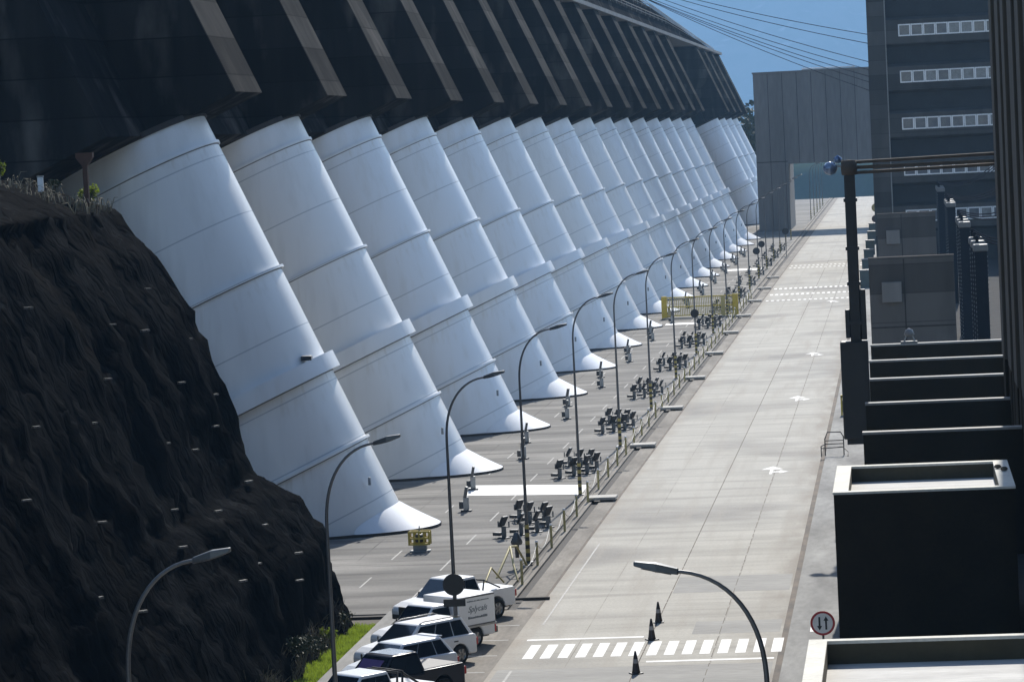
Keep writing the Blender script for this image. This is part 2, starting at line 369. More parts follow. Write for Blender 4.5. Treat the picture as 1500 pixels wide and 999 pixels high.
# ------------------------------------------------------------------ setting: ground
b = MB()
b.sheet(-3000, -400, 3000, 765, -.14); b.quad((-3000, 765, -.14), (3000, 765, -.14), (3000, 830, -92), (-3000, 830, -92)); b.sheet(-3000, 830, 3000, 9500, -92)
struct(b.build('ground', M['soil']))
struct(MB().box((-62, 121, -.12), (-16.35, 764, 0)).build('plaza', M['plaza']))
struct(MB().box((-14.4, 20, -.12), (-4.75, 764, 0)).build('road', M['road']))
struct(MB().box((-19.5, 20, -.12), (-16.2, 121, 0)).build('parking_area', M['gutter']))
struct(MB().box((-20.1, 20, -.1), (-19.5, 121, .10)).build('path', M['walk']))
struct(MB().box((-16.2, 20, -.12), (-14.4, 121, -.002)).build('road_shoulder', M['gutter']))
b = MB(); b.box((-16.35, 121, -.12), (-16.08, 764, .05)); b.box((-15.9, 121, -.12), (-15.55, 764, .03)); b.box((-15.2, 121, -.12), (-14.4, 764, -.001))
struct(b.build('drain_kerb', M['gutter']))
b = MB(); b.box((-16.08, 121, -.12), (-15.9, 764, -.05)); b.box((-15.55, 121, -.12), (-15.2, 764, -.08)); b.box((-23.2, 120.6, -.12), (-20.1, 121, -.04))
struct(b.build('drain_channel', M['slot']))
struct(MB().box((-4.75, 20, -.12), (-4.5, 764, .002)).build('gutter_joint', M['stain']))
struct(MB().box((-4.5, 20, -.12), (-1.6, 764, .13)).build('sidewalk', M['walk'])); struct(MB().box((-1.6, 20, -.12), (30, 764, .126)).build('service_yard', M['yard']))
# brown wear line along the left edge of the road and a longitudinal joint
b = MB(); b.sheet(-14.42, 121, -14.30, 760, .004); 
yy = 60.
while yy < 420:
    l_ = .6 + 2.2 * rnd.random(); b.sheet(-9.475, yy, -9.435, yy + l_, .004); b.sheet(-7.02, yy + .7, -6.995, yy + .7 + l_ * .8, .004); yy += l_ + .25 * rnd.random()
struct(b.build('road_joint_sealant', M['stain']))
b = MB(); b.sheet(-8.0, 113.7, -4.85, 116.6, .003); b.sheet(-14.2, 101, -4.85, 107.2, .003); b.sheet(-9.4, 124, -4.85, 128.4, .003)
struct(b.build('road_patch', M['patch']))
# paint
b = MB()
for i in range(15):
    x = -13.62 + i * .615
    if x > -4.9: break
    b.add([(x, 109.35, .006), (x + .36, 109.35, .006), (x + .36, 112.3, .006), (x, 112.3, .006)], [(0, 1, 2, 3)])
b.sheet(-3.75, 112.6, -3.35, 116, .136)
b.sheet(-9.2, 107.9, -4.85, 108.2, .006); b.sheet(-13.9, 113.3, -9.7, 113.6, .006)
for Y in (329, 340, 352):
    for i in range(17): b.sheet(-14 + i * .55, Y, -13.72 + i * .55, Y + (2.2 if Y > 330 else 1.4), .006)
for Y in (402, 408):
    for i in range(17): b.sheet(-14 + i * .55, Y, -13.72 + i * .55, Y + 1.6, .006)
for y in (165.6, 209, 249, 322):
    b.sheet(-7.27, y, -7.12, y + 2.2, .006); b.sheet(-7.1, y + .8, -6.75, y + 1.2, .006)
    b.add([(-7.75, y + 2.2, .006), (-6.6, y + 2.2, .006), (-7.2, y + 3.7, .006)], [(0, 1, 2)]); b.add([(-6.75, y + .3, .006), (-6.3, y + 1., .006), (-6.75, y + 1.7, .006)], [(0, 1, 2)])
struct(b.build('crosswalk_markings', M['paint']))
b = MB()
b.sheet(-13.75, 20, -13.66, 107, .006); b.sheet(-13.75, 117, -13.68, 140, .006)
y = 116
while y < 400:
    b.sheet(-19.85, y, -19.78, y + 3.4, .005); b.sheet(-22.55, y + 4, -22.48, y + 7, .005); y += 8.4
for k in range(7): b.sheet(-16.15 + .02, 96.6 + k * 3.4, -14.6, 96.72 + k * 3.4, .004)
struct(b.build('lane_markings', M['paint_old']))
b = MB(); b.quad((-22.4, 160.6, .009), (-16.45, 159.4, .009), (-16.45, 163.7, .009), (-22.9, 165.4, .009)); b.sheet(-22, 296, -18, 298.5, .005); b.sheet(-22, 402, -17.4, 407, .005)
struct(b.build('plaza_markings', M['paint']))
# footbridge slabs over the drain
proto = None
for i, (y, w) in enumerate([(156.4, 1.2), (182.2, 1.2), (206, 1.3), (230.5, 1.2), (255, 1.3), (280, 1.2), (304, 1.4), (329, 1.3), (353.5, 1.2), (378, 1.3)]):
    lb = 'flat concrete slab bridging the kerb drain, %s from the parked cars' % ORD[i]
    if proto is None:
        proto = MB().box((-.72, -w / 2, 0), (.72, w / 2, .14)).build('drain_slab', M['slab'], bevel=.02)
        tag(proto, lb, 'slab', 'slabs across the kerb drain'); proto.location = (-15.1, y, .08)
    else: copy_tree(proto, None, lb, (-15.1, y, .08))

# hillside far beyond, in its own shade
b = MB(); nx, ny = 70, 40; vs = []
for j in range(ny + 1):
    for i in range(nx + 1):
        x = -4200 + 8400 * i / nx; t = j / ny
        y = 8000 + 1150 * t + 150 * noise.noise(V((x * .003, t * 2, 3)))
        z = -92 + 950 * t + 45 * noise.fractal(V((x * .006, t * 5, 1)), 1, 2, 4)
        vs.append((x, y, max(z, -92) if j else -92.))
b.add(vs, [(j * (nx + 1) + i, j * (nx + 1) + i + 1, (j + 1) * (nx + 1) + i + 1, (j + 1) * (nx + 1) + i) for j in range(ny) for i in range(nx)], True)
struct(b.build('hillside', M['hill']))

b = MB(); vs = []; nx, ny = 60, 14
for j in range(ny + 1):
    for i in range(nx + 1):
        x = -700 + 1400 * i / nx; t = j / ny
        z = -92 + 91 * min(1, t / .7) + 7 * noise.fractal(V((x * .02, t * 4, 7)), 1, 2, 4) * min(1, t * 3) - (60 * (t - .7) if t > .7 else 0)
        vs.append((x, 1420 + 130 * t, z if j else -92.))
b.add(vs, [(j * (nx + 1) + i, j * (nx + 1) + i + 1, (j + 1) * (nx + 1) + i + 1, (j + 1) * (nx + 1) + i) for j in range(ny) for i in range(nx)], True)
struct(b.build('ridge', M['ridge']))

# ------------------------------------------------------------------ rock slope
PROF = [(-20.95, -.15), (-21.2, .5), (-21.6, 1.8), (-21.7, 3.3), (-22.35, 4.2), (-23.2, 5.2), (-24.5, 5.9), (-25.2, 7.8), (-25.7, 9.9), (-26.5, 12.1), (-27.9, 14.3), (-29.3, 16), (-31, 16.75), (-34, 17.6), (-45, 19.2), (-62, 22)]
def prof(u):
    k = min(int(u), len(PROF) - 2); t = u - k
    a, c = PROF[k], PROF[k + 1]
    return a[0] + (c[0] - a[0]) * t, a[1] + (c[1] - a[1]) * t
YE = 118.2
def rock_pt(p, u):
    """p runs along the foot: up to YE straight along the road, past it the face turns away behind the corner"""
    x, z = prof(u)
    d = -20.95 - x
    if p <= YE:
        bl = min(1, max(0, (YE - p) / 25))
        xs = -20.95 - (d * (1 - bl) + bl * (z * .47 if z < 16 else z * .47 + (d - 8.9)) )
        q = V((xs, p, z)); nrm = V((.9, 0, .4))
    else:
        a = min((p - YE) / 3.2, 1.) * math.pi / 2
        ext = max(0, p - YE - 3.2)
        q = V((-20.95 - 2.0 + 2.0 * math.cos(a) - d - ext, YE + 2.0 * math.sin(a) - .35 * d * math.sin(a) * .4, z)); nrm = V((.9 * math.cos(a), .9 * math.sin(a), .4))
    if u > .2:
        am = min(1, u * .8) * (.8 if u > 11 else 1)
        f = noise.fractal(V((q.x * .28, q.y * .36, q.z * .09)), 1, 2.1, 5) * .42 + abs(noise.noise(V((q.x * .3, q.y * .9, q.z * .12)))) * .3 - .12
        w_ = q.y + .25 * q.z
        f += .24 * (abs(noise.noise(V((w_ * .55, 3.1, q.z * .045)))) + .5 * abs(noise.noise(V((w_ * 1.3, 7.7, q.z * .07))))) - .16
        f += .22 * noise.fractal(V((q.x * 1.1, q.y * 1.1, q.z * .9)), .8, 2.2, 6)
        if p < YE - 4: am *= 1.1
        q += nrm * f * am
    return q
ps = [30 + k * .55 for k in range(int((YE + 34 - 30) / .55))]; us = [k * .16 for k in range(int(15 / .16) + 1)]
b = MB(); b.add([rock_pt(p, u) for p in ps for u in us], [(i * len(us) + j, (i + 1) * len(us) + j, (i + 1) * len(us) + j + 1, i * len(us) + j + 1) for i in range(len(ps) - 1) for j in range(len(us) - 1)], True)
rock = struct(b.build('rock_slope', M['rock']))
# anchor plates on the net
ap = None
spots = [(92, 8.1), (95, 6.6), (99, 7.9), (101, 5.2), (103, 8.4), (104.5, 6.2), (106, 9.1), (107, 7.2), (108.5, 3.6), (109, 5.6), (110, 8.9), (111, 6.9), (112, 4.5), (112.8, 8.0), (113.5, 3.2), (114.5, 7.1), (115.3, 5.9), (116.2, 8.6), (98, 9.6), (116.8, 7.6), (90, 5.2), (105, 3.4), (114, 9.5), (88, 7.3), (94, 4.2), (110.5, 2.6)]
for i, (p, u) in enumerate(spots):
    q = rock_pt(p, u) + V((.12, -.05, .05))
    nb = 'foot' if u < 4 else ('middle' if u < 7.5 else 'top part')
    rank = sum(1 for (p2, u2) in spots[:] if ('foot' if u2 < 4 else ('middle' if u2 < 7.5 else 'top part')) == nb and p2 > p)
    lb = 'pale anchor plate on the rock slope %s, %s from its penstock end' % (nb, ORD[rank])
    if ap is None:
        mb = MB().box((-.06, -.22, -.04), (.05, .22, .04)); mb.tube([(-.15, 0, 0), (.12, 0, 0)], .03, 6)
        ap = tag(mb.build('anchor_plate', M['plate']), lb, 'anchor plate', 'anchor plates pinning the net to the rock'); ap.location = q; ap.rotation_euler = (0, 0, -.6); ap.scale = (1, .6, .6)
    else:
        c = copy_tree(ap, None, lb, q, -.9 + rnd.random() * .5); s_ = .5 + .4 * rnd.random(); c.scale = (1, s_, s_)

# ------------------------------------------------------------------ vegetation
def leaves(mb, c, r, n, size, flat=1.):
    for _ in range(n):
        d = V((rnd.gauss(0, 1), rnd.gauss(0, 1), rnd.gauss(0, 1) * flat)).normalized() * r * rnd.random() ** .5
        p = V(c) + V((d.x, d.y, d.z * flat)); a = V((rnd.gauss(0, 1), rnd.gauss(0, 1), rnd.gauss(0, 1))).normalized(); e = a.orthogonal().normalized(); w = a.cross(e)
        s_ = size * (.6 + .8 * rnd.random())
        mb.add([p - e * s_ * .35, p - w * s_ * .5, p + e * s_ * .35, p + w * s_ * .5], [(0, 1, 2, 3)])
def shrub(name, loc, h, label, n=260, m='leaf', size=.13):
    t = thing(name, label, 'shrub', loc)
    st = MB()
    for _ in range(9):
        a = rnd.random() * 6.28; st.tube([(0, 0, -.2), (math.cos(a) * h * .2, math.sin(a) * h * .2, h * .5), (math.cos(a) * h * .4, math.sin(a) * h * .4, h * (.7 + .3 * rnd.random()))], [.025, .018, .008], 5)
    st.build('stem', M['dry'], t)
    lf = MB()
    for _ in range(7):
        a = rnd.random() * 6.28; leaves(lf, (math.cos(a) * h * .3, math.sin(a) * h * .3, h * (.4 + .4 * rnd.random())), h * .3, n // 7, size)
    lf.build('foliage', M[m], t)
    return t
def top(x, y):  # height of the slope's upper bench
    best = None
    for p in [y]:
        for k in range(100, 150):
            q = rock_pt(p, k / 10)
            if best is None or abs(q.x - x) < abs(best.x - x): best = q
    return best
shrub('shrub', top(-33.4, 117.3), .7, 'sunlit yellow-green shrub on top of the rock slope at the left edge', 420)
shrub('shrub', top(-30.2, 117.6), .75, 'small green shrub beside the brown post on the rock slope', 260)
shrub('shrub', top(-31.3, 117.5), .55, 'low dark shrub between the white marker and the brown post', 200, 'leafd')
shrub('shrub', top(-34.4, 116.2), .6, 'low olive shrub on the rock slope nearest the left edge', 260, 'leaf')
shrub('shrub', rock_pt(107, 1.0) + V((.3, 0, 0)), 1.0, 'dark bush at the foot of the rock slope beside the grass verge', 420, 'leafd')
b = MB()
for _ in range(700):
    y = 98 + 20 * rnd.random(); x = -20.95 - .6 * rnd.random(); a = rnd.random() * 6.28; l = .2 + .55 * rnd.random()
    if noise.noise(V((y * .5, 2, 8))) < -.15: continue
    w_ = V((math.cos(a) * .6, math.sin(a) * .6, .5 + .5 * rnd.random())) * l; q = V((x, y, max(0, (-21. - x)) * 1.2))
    b.tube([q, q + w_ * .5 + V((0, 0, .08)), q + w_], [.014, .011, .004], 4, False)
tag(b.build('foot_scrub', M['dry']), 'dry brown scrub between the rock slope and the grass verge', 'dry brush', kind='stuff')
for i, (y, h, m_, lb) in enumerate([(116.3, .8, 'leafd', 'dark weedy bush where the rock slope meets the plaza corner'), (113.2, .7, 'leaf', 'light green weed bush at the rock foot next to the grass end'), (110.4, .9, 'leafd', 'dark bush at the rock foot, second from the plaza corner'), (101.5, .8, 'leaf', 'green weed bush at the rock foot near the bottom edge')]):
    shrub('shrub', (-21.15, y, .05), h, lb, 300, m_, .10)
b = MB()
for _ in range(520):
    x = -35 + 6.0 * rnd.random(); y = 112 + 6 * rnd.random(); k = rnd.random()
    if noise.noise(V((x * .9, y * .9, 4))) < -.05: continue
    q = V((x, y, 16.2 + (-29.3 - x) * .3 + .1)); a = rnd.random() * 6.28; l = .15 + .4 * rnd.random() ** 2
    w = V((math.cos(a), math.sin(a), .25 + .6 * rnd.random() * k)) * l
    b.tube([q - V((0, 0, .25)), q + w * .5 + V((0, 0, .1)), q + w], [.018, .014, .006], 4, False)
tag(b.build('dry_scrub', M['dry']), 'tangle of dry stalks on top of the rock slope', 'dry brush', kind='stuff')
b = MB()
for _ in range(17000):
    y = 92 + 26 * rnd.random(); x = -20.15 - rnd.random() ** 1.2 * (.75 + .45 * noise.noise(V((0, y * .4, 0)))); a = rnd.random() * 6.28; h = (.05 + .16 * rnd.random()) * (1 + .9 * noise.noise(V((x * 1.5, y * 1.2, 9))))
    w = V((math.cos(a), math.sin(a), 0)) * .016; l = V((rnd.gauss(0, .05), rnd.gauss(0, .05), h))
    z0 = .0 + max(0, -20.8 - x) * .7
    b.add([V((x, y, z0)) - w, V((x, y, z0)) + w, V((x, y, z0)) + l], [(0, 1, 2)])
tag(b.build('grass', M['grass']), 'bright green grass verge at the foot of the rock slope', 'grass', kind='stuff')
def tree(loc, h, label):
    t = thing('tree', label, 'tree', loc, 0, 'trees beyond the dam end')
    mb = MB(); mb.tube([(0, 0, -.5), (.1, 0, h * .4), (0, .2, h * .8)], [h * .03, h * .022, h * .008], 7)
    for k in range(6):
        a = k * 1.05; mb.tube([(0, 0, h * (.35 + .06 * k)), (math.cos(a) * h * .25, math.sin(a) * h * .25, h * (.55 + .06 * k))], [h * .012, h * .004], 5)
    mb.build('trunk', M['dry'], t)
    lf = MB()
    for k in range(16):
        a = rnd.random() * 6.28; r = h * .28 * rnd.random(); leaves(lf, (math.cos(a) * r, math.sin(a) * r, h * (.4 + .5 * rnd.random())), h * .17, 90, h * .055)
    lf.build('crown', M['leafd'], t)
for i, (x, y, h) in enumerate([(-34, 700, 24), (-29.5, 712, 20), (-31, 730, 17)]):
    tree((x, y, -.1), h, ['tall green tree just beyond the far end of the dam', 'middle-sized tree behind the portal beside the dam end', 'lowest tree behind the portal, farthest from the dam'][i])

# ------------------------------------------------------------------ dam
RC = V((-30.3, 0, 20.75)); SL = .448
REC = RC - NC * 4.5
dam = thing('dam', 'huge dark concrete dam with pale sloping ribs above the white penstocks', 'dam', (-60, 138, 0))
def dprism(poly, y0, y1, name, m, parent=dam, bevel=0):
    o = MB().prism([(x + 60, z) for x, z in poly], 'y', y0 - 138, y1 - 138).build(name, m, parent, bevel); return o
low = RC - NC * 30
ZC = 33.0
def xr(z): return RC.x - SL * (z - RC.z)
def xq(z): return REC.x - SL * (z - REC.z)
wallpoly = [(REC.x, REC.z), (low.x, low.z), (low.x, -.1), (-82, -.1), (-82, ZC), (xq(ZC), ZC)]
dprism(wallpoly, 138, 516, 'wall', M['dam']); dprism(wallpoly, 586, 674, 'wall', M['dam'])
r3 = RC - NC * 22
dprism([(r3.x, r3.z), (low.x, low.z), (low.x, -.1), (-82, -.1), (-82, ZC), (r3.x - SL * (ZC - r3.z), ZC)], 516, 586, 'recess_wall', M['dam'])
for i, y in enumerate(PY):
    r2 = RC - NC * 4.6
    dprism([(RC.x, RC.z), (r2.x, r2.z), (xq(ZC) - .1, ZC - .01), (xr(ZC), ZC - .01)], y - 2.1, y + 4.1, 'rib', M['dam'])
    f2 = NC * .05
    dprism([(RC.x + f2.x, RC.z + f2.z), (RC.x, RC.z + .001), (xr(ZC), ZC - .02), (xr(ZC) + f2.x, ZC - .02)], y - 2.1, y + 4.1, 'rib_face_lit', M['rib'])  # thin facing that paints the sunlit strip on each rib
dprism([(xr(ZC) + .35, ZC), (-82, ZC), (-82, ZC + .5), (xr(ZC) + .35, ZC + .5)], 138.5, 673, 'crest_slab', M['ledge'])
# stepped upper wall, ramping down at the far end
steps = [(-37.4, ZC + .5), (-38.6, 35.6), (-38.6, 36.2), (-40.2, 36.3), (-41.2, 38.3), (-41.2, 38.8), (-42.6, 38.9), (-43.6, 41), (-60, 41), (-60, ZC + .5)]
steps2 = [(-36.6, ZC + .5), (-36.8, 33.7), (-36.8, 33.8), (-37, 33.82), (-37.2, 34), (-37.2, 34.05), (-37.4, 34.07), (-37.6, 34.3), (-60, 34.3), (-60, ZC + .5)]
vs = []
for y, st in ((140, steps), (555, steps), (670, steps2)): vs += [(x + 60, y - 138, z) for x, z in st]
n = len(steps); fs = [tuple(range(n))[::-1], tuple(range(2 * n, 3 * n))]
for k in range(2):
    for i in range(n): fs.append((k * n + i, k * n + (i + 1) % n, (k + 1) * n + (i + 1) % n, (k + 1) * n + i))
MB().add(vs, fs).build('upper_wall', M['dam'], dam)
b = MB()
for (x, z) in ((-37.6, ZC + .5), (-38.55, 36.25), (-41.15, 38.85), (-43.7, 41.05)):
    far = {ZC + .5: (-36.7, ZC + .55), 36.25: (-36.9, 33.9), 38.85: (-37.3, 34.15), 41.05: (-37.7, 34.4)}[z]
    for dz in (.35, .75):
        b.tube([(x + 60, 2, z + dz), (x + 60, 417, z + dz), (far[0] + 60, 532, far[1] + dz * .6)], .06, 5)
    y = 140
    while y < 555: b.tube([(x + 60, y - 138, z - .05), (x + 60, y - 138, z + .75)], .05, 4); y += 9
b.build('railing', M['ledge'], dam)

# ------------------------------------------------------------------ penstocks
RAD = 4.3; XC = -23.5 - RAD / .9125; STOP = 19.95
def pcirc(s_, ph, r=RAD): return AX * s_ + (NC * math.cos(ph) + V((0, 1, 0)) * math.sin(ph)) * r
SEG = 72
def make_penstock():
    t = thing('penstock', '', 'penstock', (XC, PY[0], 0), 0, 'white penstocks descending from the dam')
    mb = MB(); rows = 9; vs = []
    for j in range(rows):
        for k in range(SEG):
            ph = 2 * math.pi * k / SEG; s0 = -RAD * .448 * math.cos(ph); s_ = s0 + (STOP - s0) * j / (rows - 1); vs.append(pcirc(s_, ph))
    mb.add(vs, [(j * SEG + k, j * SEG + (k + 1) % SEG, (j + 1) * SEG + (k + 1) % SEG, (j + 1) * SEG + k) for j in range(rows - 1) for k in range(SEG)], True)
    mb.build('pipe', M['pipe'], t)
    def ring(name, s0, s1, dr, m):
        mb = MB(); vs = []
        for s_, r in ((s0, RAD - .02), (s0, RAD + dr), (s1, RAD + dr), (s1, RAD - .02)):
            vs += [pcirc(s_, 2 * math.pi * k / SEG, r) for k in range(SEG)]
        for j in range(3): mb.add(vs[j * SEG:(j + 2) * SEG], [(k, (k + 1) % SEG, SEG + (k + 1) % SEG, SEG + k) for k in range(SEG)], j == 1)
        return mb.build(name, m, t)
    ring('stiffener_ring', 18.28, 18.42, .10, M['pipe']); ring('stiffener_ring', 11.70, 11.82, .16, M['pipe'])
    ring('stiffener_ring', 2.72, 2.84, .16, M['pipe'])
    ring('expansion_collar', 6.35, 7.15, .42, M['pipe']); ring('seal', 6.29, 6.35, .04, M['seal'])
    ring('seal', 18.23, 18.28, .02, M['seal']); ring('seal', 11.65, 11.7, .02, M['seal']); ring('seal', 2.67, 2.72, .02, M['seal'])
    # flared saddle at the foot, on the upper side
    mb = MB(); vs = []; nn = 41; rows = 6
    for j in range(rows + 1):
        w = j / rows
        for k in range(nn):
            ph = -R_(56) + R_(112) * k / (nn - 1); fl = max(0, math.cos(ph * 90 / 56)) ** .55
            a = pcirc(-RAD * .448 * math.cos(ph) + 1.12 * fl / .9125 + .05, ph, RAD + .015)
            c = pcirc(-RAD * .448 * math.cos(ph), ph, RAD + .015) + V((math.cos(ph * .7) * 1.45 * fl, math.sin(ph) * .25 * fl, 0)); c.z = .12
            q = a.lerp(c, w); q += (V((-.3, 0, -.10)) * fl) * math.sin(math.pi * w) * .12; vs.append(q)
    mb.add(vs, [(j * nn + k, j * nn + k + 1, (j + 1) * nn + k + 1, (j + 1) * nn + k) for j in range(rows) for k in range(nn - 1)], True)
    mb.build('flared_foot', M['pipe'], t)
    mb = MB(); po = []
    for k in range(48):
        ph = 2 * math.pi * k / 48; q = pcirc(-RAD * .448 * math.cos(ph), ph, RAD + .05); 
        p2 = (ph + math.pi) % (2 * math.pi) - math.pi; fl = max(0, math.cos(p2 * 90 / 56)) ** .55 if abs(p2) < R_(56) else 0
        po.append((q.x + math.cos(p2 * .7) * 1.45 * fl, q.y + math.sin(p2) * .25 * fl))
    mb.prism(po, 'z', -.1, .13).build('plinth', M['slot'], t)
    # bolt hatch on the foot
    mb = MB(); q = pcirc(1.0, -.5, RAD + .3) ; mb.lathe([(0, .05), (.07, .05), (.07, -.3)], q, 8); mb.build('drain_valve', M['grey'], t)
    # dark ring painting in the shadow gap at the top
    ring('shadow_gap_collar', 19.7, 19.96, .12, M['slot'])
    return t
pproto = make_penstock()
for i, y in enumerate(PY):
    lb = ('nearest white penstock, half hidden behind the rock slope' if i == 0 else 'white penstock, %s from the rock slope' % ORD[i] if i < 16 else 'far white penstock beyond the gap in the row, %s after it, beside the portal' % ORD[i - 16])
    if i == 0: pproto['label'] = lb
    else: copy_tree(pproto, None, lb, (XC, y, 0))

mb = MB(); q = pcirc(7.3, -.5, RAD + .2); mb.cbox(q, (.5, .4, .22)); mb.build('vent_cap', M['flood'], pproto, bevel=.04)

# ------------------------------------------------------------------ street lamps
def make_lamp():
    t = thing('street_lamp', '', 'street lamp', (0, 0, 0), 0, 'street lamps along the left kerb')
    pts = [(0, 0, .0), (0, 0, 1.6), (0, 0, 4), (0, 0, 7.4)] + [(1.5 * (1 - math.cos(math.pi / 2 * k / 16)) ** 1.12, 0, 7.7 + 2.15 * math.sin(math.pi / 2 * k / 16)) for k in range(17)]
    MB().tube(pts, [.075, .073, .064, .047] + [.046 - .0007 * k for k in range(17)], 10).build('pole', M['pole'], t)
    h = MB(); 
    h.add([(1.38, -.07, 9.79), (1.38, .07, 9.79), (1.38, .07, 9.9), (1.38, -.07, 9.9), (1.75, -.15, 9.86), (1.75, .15, 9.86), (1.75, .13, 10.02), (1.75, -.13, 10.02), (2.12, -.09, 9.98), (2.12, .09, 9.98), (2.12, .07, 10.06), (2.12, -.07, 10.06)],
          [(0, 1, 2, 3), (0, 4, 5, 1), (1, 5, 6, 2), (2, 6, 7, 3), (3, 7, 4, 0), (4, 8, 9, 5), (5, 9, 10, 6), (6, 10, 11, 7), (7, 11, 8, 4), (8, 11, 10, 9)])
    hd = h.build('lamp_head', M['polelight'], t, bevel=.02)
    MB().add([(1.5, -.1, 9.80), (1.5, .1, 9.80), (2.0, .1, 9.925), (2.0, -.1, 9.925)], [(0, 3, 2, 1)]).build('lens', M['lens'], hd)
    MB().tube([(0, 0, .02), (0, 0, 1.65)], .098, 12).build('striped_sleeve', M['stripes'], t)
    MB().box((-.2, -.2, 0), (.2, .2, .05)).build('base_plate', M['pole'], t)
    return t
lamp = make_lamp()
LY = [(-15.0, 59.5), (-15.6, 84.4), (-15.8, 109.0), (-16.2, 134.0), (-16.4, 158.6), (-16.45, 182.7), (-16.5, 207)] + [(-16.55 - .03 * k, 231.5 + 24.4 * k) for k in range(12)]
for i, (x, y) in enumerate(LY):
    z = .05 if y > 121 else 0
    lb = ('arched street lamp low in front of the rock slope, nearest on the left' if i == 0 else 'arched street lamp rising at the end of the rock slope' if i == 1 else 'arched street lamp behind the black disc sign among parked cars' if i == 2 else 'arched street lamp along the left kerb, %s beyond the parked cars' % ORD[i - 3])
    if i == 0: lamp.location = (x, y, z); lamp['label'] = lb; lamp.scale = (1, 1, 1.045)
    else: copy_tree(lamp, None, lb, (x, y, z), (rnd.random() - .5) * .06, (1, 1, 1.02 if i == 1 else 1))
c = copy_tree(lamp, None, 'black arched street lamp at bottom right leaning left over the road', (-2.75, 58, .13), R_(180)); c['group'] = 'street lamps on the right sidewalk'; c.scale = (1.1, 1, 1.0)
for i, (x, y) in enumerate([(-16.4, 600), (-16.4, 624), (-16.4, 648), (-16.4, 672), (-16.4, 697)]):
    copy_tree(lamp, None, 'hazy street lamp seen through the portal opening, %s beyond it' % ORD[i], (x, y, .05))

# ------------------------------------------------------------------ signs
def disc(mb, c, r, y0, y1, seg=28): 
    mb.prism([(c[0] + r * math.cos(2 * math.pi * k / seg), c[1] + r * math.sin(2 * math.pi * k / seg)) for k in range(seg)], 'y', y0, y1); return mb
def back_sign(x, y, z, r, label, plate=False, pole=False):
    t = thing('road_sign', label, 'road sign', (x, y, 0), R_(3), 'disc signs seen from behind')
    disc(MB(), (0, z), r, -.20, -.17).build('disc', M['black'], t)
    mb = MB(); mb.box((-.05, -.17, z - .15), (.05, -.10, z - .08)); mb.box((-.05, -.17, z + .08), (.05, -.10, z + .15)); mb.build('bracket', M['pole'], t)
    if plate: MB().box((-.38, -.20, z - .76), (.38, -.17, z - .5)).build('plate', M['black'], t)
    if pole: MB().tube([(0, -.06, 0), (0, -.06, z + r)], .05, 8).build('pole', M['pole'], t)
back_sign(-15.8, 109.0, 2.75, .38, 'black disc sign with a plate below on the lamp pole among the cars', True)
back_sign(-16.58, 255.9, 3.3, .34, 'dark disc sign on a lamp pole beside the yellow fence')
back_sign(-16.9, 377.8, 3.3, .42, 'dark disc sign far along the kerb, first beyond the yellow fence')
back_sign(-17.3, 402, 3.2, .42, 'dark disc sign far along the kerb, second beyond the yellow fence', pole=True)
back_sign(-15.6, 440, 3.4, .45, 'dark disc sign farthest along the kerb before the portal', pole=True)
t = thing('traffic_sign', 'round red-rimmed sign with two opposite black arrows above the white roof edge', 'traffic sign', (-2.92, 100, .13))
disc(MB(), (0, 2.27), .385, -.06, -.04, 40).build('rim', M['red'], t)
disc(MB(), (0, 2.27), .315, -.066, -.061, 40).build('face', M['signwhite'], t)
def arrow(cx, up):
    s_ = 1 if up else -1; z0 = 2.27
    return MB().prism([(cx - .03, z0 - .2 * s_), (cx + .03, z0 - .2 * s_), (cx + .03, z0 + .08 * s_), (cx + .078, z0 + .08 * s_), (cx, z0 + .22 * s_), (cx - .078, z0 + .08 * s_), (cx - .03, z0 + .08 * s_)], 'y', -.074, -.068)
arrow(-.1, False).build('arrow', M['black'], t); arrow(.105, True).build('arrow', M['black'], t)
MB().tube([(0, 0, 0), (0, 0, 2.6)], .035, 8).build('pole', M['pole'], t)
t = thing('traffic_sign', 'small yellow round sign on a pole by the right kerb beyond the portal shadow', 'traffic sign', (-4.0, 555, .13))
disc(MB(), (0, 2.8), .75, -.1, -.05).build('face', M['yellow_dull'], t); MB().tube([(0, 0, 0), (0, 0, 3.2)], .08, 6).build('pole', M['pole'], t)
disc(MB(), (-.2, .9), .6, -.1, -.05).build('lower_disc', M['rust'], t)

# ------------------------------------------------------------------ floodlights
def make_flood():
    t = thing('floodlight', '', 'floodlight', (0, 0, 0), 0, 'dark floodlights on grey pedestals below the penstocks')
    MB().box((-.24, -.2, 0), (.24, .2, .05)).build('base_plate', M['flood'], t)
    MB().box((-.085, -.08, .05), (.085, .08, .52)).build('pedestal', M['grey2'], t, bevel=.015)
    mb = MB(); mb.box((-.30, -.03, .5), (-.26, .03, .78)); mb.box((.26, -.03, .5), (.30, .03, .78)); mb.box((-.30, -.03, .5), (.30, .03, .54)); mb.build('yoke', M['grey2'], t)
    rot = Matrix.Translation((0, 0, .78)) @ Matrix.Rotation(R_(28), 4, 'Y')
    h = MB(); h.box((-.06, -.23, -.25), (.05, .23, .25), rot); hd = h.build('lamp_case', M['flood'], t, bevel=.03)
    MB().box((-.075, -.20, -.21), (-.061, .20, .21), rot).build('glass', M['glassy'], hd)
    MB().box((-.52, -.14, .12), (-.14, .12, .27)).build('ballast_box', M['flood'], t, bevel=.015)
    return t
fl = make_flood(); first = True
offs = [(-18.25, -5.8), (-17.9, -.9)]
pat = [(-18.25, -5.9, 'front row, leftmost'), (-17.6, -4.9, 'front row, second'), (-17.0, -4.1, 'front row, third'), (-16.65, -2.6, 'front row, nearest the kerb'), (-18.4, .4, 'back row, leftmost'), (-17.7, -.5, 'back row, second'), (-17.1, -.9, 'back row, nearest the kerb')]
